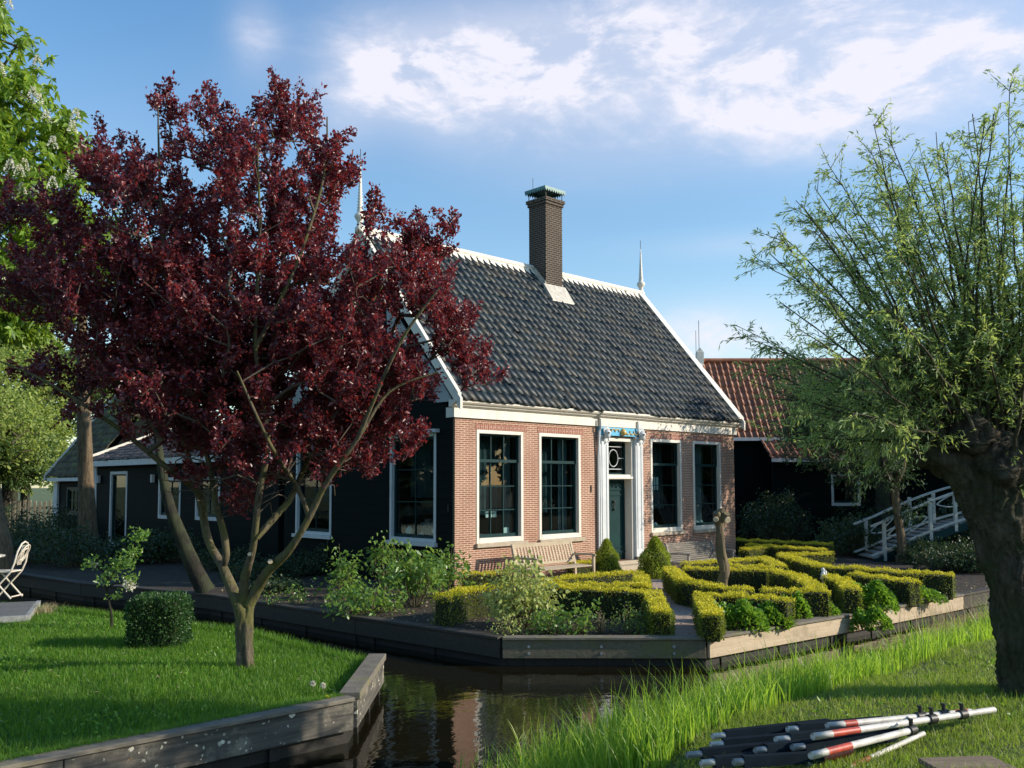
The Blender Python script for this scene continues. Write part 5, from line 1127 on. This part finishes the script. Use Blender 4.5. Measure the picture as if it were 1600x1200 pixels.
# cone bushes and the clipped cube
def bushsurf(name, label, loc, prof, n, leaf, mat, cat='bush', square=False, rz=0):
    t = empty(name, loc, rz, label, cat); zs = np.array([p[1] for p in prof]); rs = np.array([p[0] for p in prof])
    if square:
        h = zs.max(); w_ = rs.max(); q = rng.uniform(-1, 1, (n, 3)); ax = rng.integers(0, 5, n); P = q.copy()
        for k, (a, s_) in enumerate(((0, -1), (0, 1), (1, -1), (1, 1), (2, 1))): P[ax == k, a] = s_
        nr = unit(np.sign(P)*np.abs(P)**9+1e-3); rr = np.linalg.norm(P/1.0, ord=8, axis=1)[:, None]; P = P/rr; wv = 1+.05*np.sin(P[:, :1]*7+P[:, 2:]*5)+.05*np.sin(P[:, 1:2]*9)
        P = P*wv*np.array([w_, w_, h/2])+np.array([0, 0, h/2]); P += rng.normal(size=P.shape)*.018; core = MB(); core.box((-w_*.88, -w_*.88, -.02), (w_*.88, w_*.88, h*.94))
    else:
        z = zs.max()*rng.random(n)**1.25; r = np.interp(z, zs, rs)*(1+.09*np.sin(z*17)); a = rng.uniform(0, 6.283, n); r = r*(1+.10*np.sin(a*5+z*9))+rng.normal(size=n)*.018; P = np.column_stack([np.cos(a)*r, np.sin(a)*r, z]); nr = np.column_stack([np.cos(a), np.sin(a), np.full(n, .5)])
        core = MB(); core.lathe([(max(0., p[0]*.86-.01), p[1]*.97) for p in prof], n=18)
    core.build('inner_twigs', m_core, t); D = unit(nr*.8+rng.normal(size=(n, 3))*.6+np.array([0, 0, .3])); sz = rng.uniform(.7, 1.3, n)*leaf; leafmesh('foliage', P, D, sz, sz*.6, mat, t); return t
cone = [(.0, -.02), (.27, 0), (.30, .12), (.27, .35), (.20, .55), (.12, .70), (.05, .83), (.0, .9)]
bushsurf('cone_bush', 'bright conical bush left of the front door', (3.95, -.55, GZ), [(r*.92, z*.9) for r, z in cone], 7000, .034, L_conif)
bushsurf('cone_bush', 'larger conical bush right of the front door', (4.45, -1.5, GZ), [(r*1.15, z*.98) for r, z in cone], 8000, .034, L_conif)
cbp = atz(253, 1010, GZ); bushsurf('square_bush', 'dark square clipped box bush on the lawn', (cbp[0], cbp[1]+.1, GZ), [(.31, 0), (.31, .60)], 9500, .034, L_box, square=True, rz=R_(-40))

# loose shrubs and perennials
def shrub(name, label, loc, h, r, nst, nleaf, leaf, mat, cat='shrub', width=.62, blob=1., stem=.006, group=None, low=.25):
    t = empty(name, loc, 0, label, cat, group); n = nst; a = rng.uniform(0, 6.283, n); rr = r*rng.random(n)**.6
    T = np.column_stack([np.cos(a)*rr, np.sin(a)*rr, h*rng.uniform(low, 1, n)*(1-.35*(rr/r)**2)]); B = T*np.array([.25, .25, 0])
    m = T*.5+B*.5+np.column_stack([T[:, 0]*.2, T[:, 1]*.2, np.zeros(n)]); m[:, 2] = T[:, 2]*.55
    S0 = np.concatenate([B, m]); S1 = np.concatenate([m, T]); V, Fq = prisms(S0, S1, np.full(2*n, stem), np.concatenate([np.full(n, stem*.8), np.full(n, stem*.35)]), 5); fast('stems', V, Fq, m_stem, t)
    s = rng.uniform(.2, 1.08, (n, nleaf, 1)); P = (m[:, None]*(1-s)+T[:, None]*s+rng.normal(size=(n, nleaf, 3))*leaf*.9*blob).reshape(-1, 3); P[:, 2] = np.maximum(P[:, 2], .01)
    D = unit(rng.normal(size=P.shape)*.8+np.array([0, 0, .15])+unit(P*np.array([1, 1, .3]))*.6); sz = rng.uniform(.6, 1.25, len(P))*leaf; leafmesh('foliage', P, D, sz, sz*width, mat, t, .2, .25); return t
def sh(px, py, *a, z=GZ, **k): p = atz(px, py, z); return shrub(a[0], a[1], (p[0], p[1], z), *a[2:], **k)
sh(532, 935, 'leafy_shrub', 'tall leafy shrub leftmost against the dark gable', 1.0, .28, 22, 20, .095, L_shrub)
sh(575, 958, 'leafy_shrub', 'low spreading leafy shrub on the canal edge', .48, .62, 50, 18, .085, L_shrub)
sh(602, 925, 'leafy_shrub', 'thin arching shrub between two leafy shrubs under the gable window', 1.0, .35, 20, 18, .095, L_shrub, low=.5)
sh(648, 948, 'leafy_shrub', 'biggest leafy shrub in front of the gable window', 1.08, .50, 46, 24, .10, L_shrub, low=.35)
sh(698, 935, 'leafy_shrub', 'leafy shrub with bare stems at the house corner', .98, .34, 28, 20, .10, L_shrub, low=.45)
sh(462, 945, 'leafy_shrub', 'small leafy plant on the edge right of the plum trunk', .35, .2, 12, 12, .06, L_shrub)
sh(420, 945, 'leafy_shrub', 'tiny leafy plant beside the plum trunk', .2, .22, 10, 9, .055, L_shrub)
sh(818, 980, 'hydrangea_bush', 'pale green hydrangea bush in front of the bench', 1.0, .50, 60, 20, .095, L_hyd, width=.6, low=.35)
sh(795, 992, 'garden_plant', 'small plant under the hydrangea at the edge', .28, .26, 16, 10, .06, L_hyd)
sh(862, 990, 'garden_plant', 'broad-leaved plant right of the hydrangea', .34, .3, 26, 12, .07, L_shrub)
sh(905, 990, 'garden_plant', 'tallest broad-leaved plant before the shaded hedge', .46, .3, 26, 12, .07, L_shrub)
sh(975, 990, 'garden_plant', 'blue-green plant near the path end of the bed', .42, .26, 22, 12, .055, L_bgdk)
sh(1000, 990, 'garden_plant', 'small light green plant at the right end of the bed', .24, .14, 10, 9, .06, L_shrub)
sh(938, 990, 'dry_grass_tuft', 'straw-coloured dry tuft in the flower bed', .30, .14, 40, 3, .05, L_dry, width=.15)
def cover(px, py, rx, ry, h, label, n=2600, z=GZ, leaf=.062):
    p = atz(px, py, z); t = empty('ground_cover_plant', (p[0], p[1], z), RZ, label, 'plant', 'bright leafy mounds along the edging'); q = rng.normal(size=(n, 2)); q = q/np.linalg.norm(q, axis=1)[:, None]*rng.random((n, 1))**.5
    rr = np.linalg.norm(q, axis=1); zz = h*np.maximum(0, 1-rr**4)**.7*(1+.16*np.sin(q[:, 0]*7)+.14*np.cos(q[:, 1]*8))*rng.uniform(.72, 1, n); P = np.column_stack([q[:, 0]*rx, q[:, 1]*ry, zz])
    D = unit(np.column_stack([q, np.full(n, .35)])+rng.normal(size=(n, 3))*.6); sz = rng.uniform(.6, 1.2, n)*leaf; leafmesh('foliage', P, D, sz, sz*.8, L_cover, t, .15, .15)
    k = 60; a = rng.integers(0, n, k); V, Fq = prisms(P[a]*np.array([.6, .6, 0]), P[a], np.full(k, .004), np.full(k, .002), 4); fast('stems', V, Fq, m_stem, t); return t
cover(1152, 985, .42, .22, .34, 'bright green leafy mound left of the pale edging board', 2600)
cover(1192, 979, .42, .20, .27, 'largest bright leafy mound below the stump', 3000)
cover(1242, 968, .22, .15, .32, 'rounded bright leafy mound at the hedge foot', 1300)
cover(1292, 963, .17, .12, .16, 'small leafy tuft beside the square-ended hedge', 700)
cover(1362, 955, .40, .20, .38, 'tallest leafy mound trailing over the pale edging', 3600)
cover(1405, 942, .80, .18, .26, 'long low leafy mound right of the trailing leaves', 2600)
cover(1362, 985, .30, .12, .28, 'leaves hanging over the edging towards the water', 1500, z=-.25)
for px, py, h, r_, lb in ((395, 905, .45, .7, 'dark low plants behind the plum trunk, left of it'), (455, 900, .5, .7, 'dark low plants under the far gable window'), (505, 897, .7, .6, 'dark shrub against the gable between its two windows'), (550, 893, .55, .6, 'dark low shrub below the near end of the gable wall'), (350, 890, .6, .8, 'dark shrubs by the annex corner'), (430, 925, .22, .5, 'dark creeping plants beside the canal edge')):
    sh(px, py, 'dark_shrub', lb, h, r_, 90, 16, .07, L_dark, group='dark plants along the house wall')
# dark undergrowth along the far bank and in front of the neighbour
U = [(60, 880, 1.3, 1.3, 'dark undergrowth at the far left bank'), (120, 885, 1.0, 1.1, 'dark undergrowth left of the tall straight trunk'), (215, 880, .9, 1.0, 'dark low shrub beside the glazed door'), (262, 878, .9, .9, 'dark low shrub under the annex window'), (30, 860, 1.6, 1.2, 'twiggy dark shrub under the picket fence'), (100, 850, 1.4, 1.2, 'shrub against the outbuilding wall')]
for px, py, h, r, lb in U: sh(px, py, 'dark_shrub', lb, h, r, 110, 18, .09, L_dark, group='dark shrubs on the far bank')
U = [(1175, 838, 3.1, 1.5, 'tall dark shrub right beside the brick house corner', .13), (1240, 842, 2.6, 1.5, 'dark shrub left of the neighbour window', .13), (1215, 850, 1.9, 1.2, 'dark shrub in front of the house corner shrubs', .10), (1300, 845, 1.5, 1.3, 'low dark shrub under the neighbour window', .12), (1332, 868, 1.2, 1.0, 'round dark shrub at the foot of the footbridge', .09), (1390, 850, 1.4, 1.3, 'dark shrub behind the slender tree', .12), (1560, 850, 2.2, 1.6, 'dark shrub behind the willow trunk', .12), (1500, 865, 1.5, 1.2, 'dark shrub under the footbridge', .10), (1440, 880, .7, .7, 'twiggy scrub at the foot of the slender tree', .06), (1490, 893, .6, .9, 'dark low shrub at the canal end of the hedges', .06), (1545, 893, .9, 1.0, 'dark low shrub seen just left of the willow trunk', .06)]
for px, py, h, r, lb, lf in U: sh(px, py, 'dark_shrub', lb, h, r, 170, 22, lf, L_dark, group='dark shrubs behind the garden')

# small white-flowering tree on the lawn
tb = atz(174, 982, GZ); D0 = float((tb-CAM)@_F)
t = empty('sapling', tb, 0, 'spindly sapling with white blossom on the lawn', 'small tree'); mb = MB(); q = lambda px, py, d=0.: at(px, py, D0)+HF*d
limb(mb, [q(174, 984), q(174, 960), q(170, 940), q(167, 915), q(170, 900)], [.022, .019, .017, .015, .01], 8, .06); limb(mb, [q(168, 918), q(180, 912), q(194, 911), q(203, 912)], [.013, .011, .009, .006], 7, .05)
limb(mb, [q(168, 912), q(184, 885), q(200, 868), q(212, 845)], [.012, .010, .007, .004], 7, .05); limb(mb, [q(170, 905), q(158, 890), q(146, 882)], [.01, .007, .004], 7, .05); mb.build('trunk', m_barkdark, t)
c = [(190, 878, 16), (178, 890, 14), (145, 880, 10), (215, 838, 12), (207, 862, 9), (200, 880, 10), (165, 905, 10), (183, 930, 6), (225, 835, 7), (204, 905, 10)]
P = np.concatenate([np.array([q(px+rng.normal()*r*.5, py+rng.normal()*r*.5, rng.normal()*.12) for _ in range(r*6)]) for px, py, r in c]); sz = rng.uniform(.04, .08, len(P)); leafmesh('foliage', P, rdirs(len(P)), sz, sz*.6, L_shrub, t)
P = np.array([q(201+rng.normal()*4, 913+rng.normal()*3.5, rng.normal()*.04) for _ in range(120)]+[q(146+rng.normal()*2, 882+rng.normal()*2, 0) for _ in range(20)]); leafmesh('blossom', P, rdirs(len(P)), .045, .04, L_white, t); rebase(t)

# dandelions
def dandelion(px, py, label, seed=True):
    p = atz(px, py+14, GZ); z = float(atz(px, py, .05)[2]); D0 = float((p-CAM)@_F); c = at(px, py, D0)-p; t = empty('dandelion', p, 0, label, 'flower')
    mb = MB(); mb.tube([(0, 0, 0), tuple(c*.5+np.array([.006, 0, 0])), tuple(c)], .0025, 5); mb.build('stalk', m_stem, t); d = rdirs(150)
    if not seed: d[:, 2] = np.abs(d[:, 2])*.5+.1
    leafmesh('flower_head', c+d*(.003 if seed else .001), d, .030 if seed else .026, .010, L_white if seed else L_hedtop, t)
dandelion(489, 1068, 'white dandelion clock, the left one of the pair'); dandelion(505, 1071, 'white dandelion clock, the right one of the pair'); dandelion(511, 1090, 'yellow dandelion flower near the edging beam', False)
dandelion(1278+1, 960-8, 'white flower head beside the leafy tuft') if False else None

# small white figure and garden stake by the hedge
p = atz(1290, 925, .0); t = empty('garden_figure', (p[0]+.15, p[1]+.1, GZ), 0, 'small white garden figure on a pedestal between the hedges', 'statue')
mb = MB(); mb.lathe([(0, 0), (.09, 0), (.07, .06), (.05, .1), (.05, .34), (.10, .38), (.10, .42), (0, .42)], n=12); mb.build('pedestal', m_stone, t)
mb = MB(); mb.lathe([(0, .42), (.05, .42), (.06, .48), (.04, .54), (.03, .57), (.045, .60), (.04, .64), (.0, .67)], (-.05, 0, 0), n=12); mb.lathe([(0, .42), (.04, .42), (.05, .46), (.03, .51), (.04, .55), (.0, .6)], (.08, 0, 0), n=12); mb.build('figure', m_paper, t); t.scale = (.75, .75, .72)

# picket fence far left
fp = at(70, 765, 40.); t = empty('picket_fence', (fp[0], fp[1], GZ), RZ, 'pale picket fence in the distance at the left', 'fence'); mb = MB()
for k in range(26): mb.box((-4+.22*k, 0, 0), (-3.88+.22*k, .03, 1.35+.04*math.sin(k)))
mb.build('picket', m_fence, t); mb = MB(); mb.box((-4, .032, .35), (2, .07, .45)); mb.box((-4, .032, 1.0), (2, .07, 1.1)); mb.build('rail', m_fence, t)

# ------------------------------------------------------------------ grass
def inpoly(x, y, poly):
    r = np.zeros(len(x), bool); n = len(poly)
    for i in range(n):
        x0, y0 = poly[i]; x1, y1 = poly[(i+1) % n]; c = ((y0 > y) != (y1 > y)) & (x < (x1-x0)*(y-y0)/(y1-y0+1e-12)+x0); r ^= c
    return r
def visible(P, margin=60):
    d = P-CAM; z = d@_F; px = 800+FPX*(d@_R)/z; py = 600+SH-FPX*(d@_U)/z
    return (z > .3) & (px > -margin*4) & (px < 1600+margin*4) & (py < 1200+margin*4)
def blades(name, P, h, wd, lean, mat, kind='stuff', segs=2, lab=None):
    n = len(P); wd = np.broadcast_to(np.asarray(wd, float), (n,)); a = rng.uniform(0, 6.283, n); side = np.column_stack([np.cos(a), np.sin(a), np.zeros(n)]); la = rng.uniform(0, 6.283, n); ld = np.column_stack([np.cos(la), np.sin(la), np.zeros(n)])*(lean*rng.random(n)**1.2*h)[:, None]
    rows = []
    for k in range(segs+1):
        t_ = k/segs; c = P+np.array([0, 0, 1.])*(h*t_)[:, None]*(1-.15*t_)+ld*(t_**2)
        w_ = wd*(1-t_)**.7 if k < segs else np.zeros(n)
        if k < segs: rows += [c-side*w_[:, None]/2, c+side*w_[:, None]/2]
        else: rows += [c]
    V = np.stack(rows, 1); m = V.shape[1]; b = (np.arange(n)*m)[:, None]; F3 = []
    for k in range(segs-1): F3 += [b+[2*k, 2*k+1, 2*k+3], b+[2*k, 2*k+3, 2*k+2]]
    F3 += [b+[2*segs-2, 2*segs-1, 2*segs]]
    return tag(fast(name, V.reshape(-1, 3), np.concatenate(F3), mat), lab, 'grass' if lab else None, None, kind)
n = 420000; x = rng.uniform(-13.5, -5.3, n); y = rng.uniform(-6.45, 7.5, n)
keep = rng.random(n) < np.clip(1.3-(y+6.4)*.085, .25, 1); x, y = x[keep], y[keep]
ok = inpoly(x, y, LAWN); x, y = x[ok], y[ok]; P = np.column_stack([x, y, np.full(len(x), GZ-.012)]); P = P[visible(P)]
tuft = .75+.5*np.sin(P[:, 0]*2.3+np.sin(P[:, 1]*1.7)*2)*np.sin(P[:, 1]*2.9)*.5+rng.random(len(P))*.35
blades('lawn_grass', P, np.clip(rng.gamma(5, .010, len(P))*tuft+.018, .02, .13), .0075, .7, L_grass, lab='bright green lawn grass around the plum tree')
n = 9000; x = rng.uniform(-10.5, -6.9, n); P = np.column_stack([x, -6.40+np.abs(rng.normal(size=n))*.05-.02, np.full(n, GZ+.03)]); blades('overhanging_grass', P, rng.uniform(.04, .11, n), .007, .9, L_grass, segs=3, lab='grass overhanging the front edging board of the lawn')
n = 9000; x = rng.uniform(-11.5, -5.6, n); y = rng.uniform(-6.3, 3, n); ok = inpoly(x, y, LAWN) & (np.sin(x*1.9+2)*np.sin(y*1.6+1)+.3*rng.normal(size=n) > .45); P = np.column_stack([x, y, np.full(n, GZ+.02)])[ok]; D = unit(rdirs(len(P))+np.array([0, 0, .5])); tag(leafmesh('lawn_weeds', P, D, rng.uniform(.03, .06, len(P)), .025, L_cover, None, .15), 'patches of clover in the lawn', 'weeds', None, 'stuff')
# longer tufts on the lawn's far edge
n = 5000; t_ = rng.random(n); e = np.array(LAWN[0:5]); seg = rng.integers(0, 4, n); A = e[seg]; B = e[seg+1]; P = np.column_stack([A+(B-A)*t_[:, None]-np.array([.12, 0])*rng.random((n, 1))*1.5, np.full(n, GZ-.01)])
blades('edge_grass', P, rng.uniform(.05, .17, n), .008, .6, L_grass, segs=3, lab='longer green grass on the far rim of the lawn')
n = 300; c = atz(72, 958, GZ); P = np.column_stack([c[0]+rng.normal(size=n)*.10, c[1]+rng.normal(size=n)*.10, np.full(n, GZ)]); tag(blades('dry_grass_tuft', P, rng.uniform(.08, .22, n), .006, .6, L_dry, None, 3), 'dry straw-coloured grass tuft beside the deck', 'grass tuft')
# near bank: short grass and reeds
n = 520000; x = rng.uniform(-9.5, 12, n); y = rng.uniform(-13.5, -8.9, n); keep = rng.random(n) < np.clip(1.25-(x+9)*.09, .1, 1); x, y = x[keep], y[keep]
z = bankz(x, y); ok = z > -.25; P = np.column_stack([x, y, z-.01])[ok]; P = P[visible(P, 20)]
tuft = .7+.45*np.sin(P[:, 0]*3.1+np.sin(P[:, 1]*2.7)*2)*np.sin(P[:, 1]*3.9)+rng.random(len(P))*.3
blades('bank_grass', P, np.clip(rng.gamma(4, .011, len(P))*tuft+.015, .015, .14), .0065, .9, L_bank, lab='short sunlit grass on the near bank around the poles')
n = 60000; x = np.concatenate([rng.uniform(-6.9, -3, 23500), rng.uniform(-3, 9, n-23500)]); off = rng.normal(size=n)*.45
off = np.where(rng.random(n) < .5, off, rng.uniform(-1.35, .35, n)); y = shore(np.maximum(x, -6.7))-.38-.10*(x > 0)+off; clump = np.sin(x*2.1)*np.sin(x*5.3+1)+.6*np.sin(x*9.1+y*3); ok = (rng.random(n) < .72+.3*clump) & (y > -10) & (y < np.where(x < -4, -7.75, -8.32)-.02*x)
x, y = x[ok], y[ok]; z = np.maximum(bankz(x, y), -.48); P = np.column_stack([x, y, z]); hh = rng.gamma(9, .070, len(P))*np.where(x > -4.5, .84, .95)*(1-.10*np.clip(-4.5-x, 0, 1))*(.86+.12*np.sin(x*1.3))*np.clip(1.1-np.abs(y-shore(x)+.35)*.42, .4, 1.1)*(.85+.3*np.sin(x*2.7+y*3.1)*np.sin(x*1.1-y*2.3))*np.where(x > -4, .85, 1.)
blades('reeds', P, np.clip(hh, .15, 1.0), rng.uniform(.009, .017, len(P)), .55, L_reed, segs=5, lab='tall bright green reeds along the near bank')
# plants growing in the water below the pale edging (dry stalks)
n = 90; x = rng.uniform(2.6, 6.2, n); P = np.column_stack([x, -7.42+rng.normal(size=n)*.12-(x-2)*.06, np.full(n, WZ-.02)]); blades('dry_reed_stalks', P, rng.uniform(.2, .7, n), .009, .5, L_dry, segs=4, lab='thin dry stalks standing in the water by the pale edging')
# pale flecks laid on the water for the tan reflection of the sunlit edging
n = 9000; x = rng.uniform(1.2, 7.2, n); y = -7.55-.02*x+rng.normal(size=n)*(.05+.05*np.sin(x*1.9)**2)-.10*np.sin(x*.8)
P = np.column_stack([x, y, np.full(n, WZ+.004)]); D = rdirs(n); D[:, 2] *= .05; tag(leafmesh('reflection_flecks', P, D, .035, .014, L_dry, None, 0.), 'pale flecks on the canal standing for the tan reflection of the sunlit edging', 'painted reflection', None, 'stuff')
# daisies, clover and dry bits in the lawn and on the bank
n = 700; x = rng.uniform(-11.5, -5.6, n); y = rng.uniform(-6.4, 3, n); ok = inpoly(x, y, LAWN); P = np.column_stack([x, y, GZ+rng.uniform(.015, .05, n)])[ok]; D = rdirs(len(P)); D[:, 2] = np.abs(D[:, 2])*.4; tag(leafmesh('lawn_straw', P, D, .05, .006, L_dry, None, .1), 'dry straw bits scattered in the lawn', 'dry straw', None, 'stuff')
n = 5200; x = rng.uniform(-8, 3, n); y = rng.uniform(-13, -10.2, n); P = np.column_stack([x, y, bankz(x, y)+.01]); cl = (np.sin(x*2.2+1)*np.sin(y*2.9)+.35*rng.normal(size=n)) > .25; P = P[cl]; D = unit(rdirs(len(P))+np.array([0, 0, .3])); tag(leafmesh('bank_weeds', P, D, rng.uniform(.03, .07, len(P)), .022, L_cover, None, .15), 'low broad-leaved weeds in the grass of the near bank', 'weeds', None, 'stuff')
# dead leaves / litter on the soil
n = 3500; x = rng.uniform(-3.5, 8, n); y = rng.uniform(-7.2, 4, n); ok = inpoly(x, y, ISL) & ((y < -.05) | (x < -.1)); x, y = x[ok], y[ok]; P = np.column_stack([x, y, np.full(len(x), GZ+.008)]); D = rdirs(len(x)); D[:, 2] *= .2
tag(leafmesh('leaf_litter', P, D, .05, .03, L_dry), 'scattered dead leaves on the garden soil', 'leaf litter', None, 'stuff')
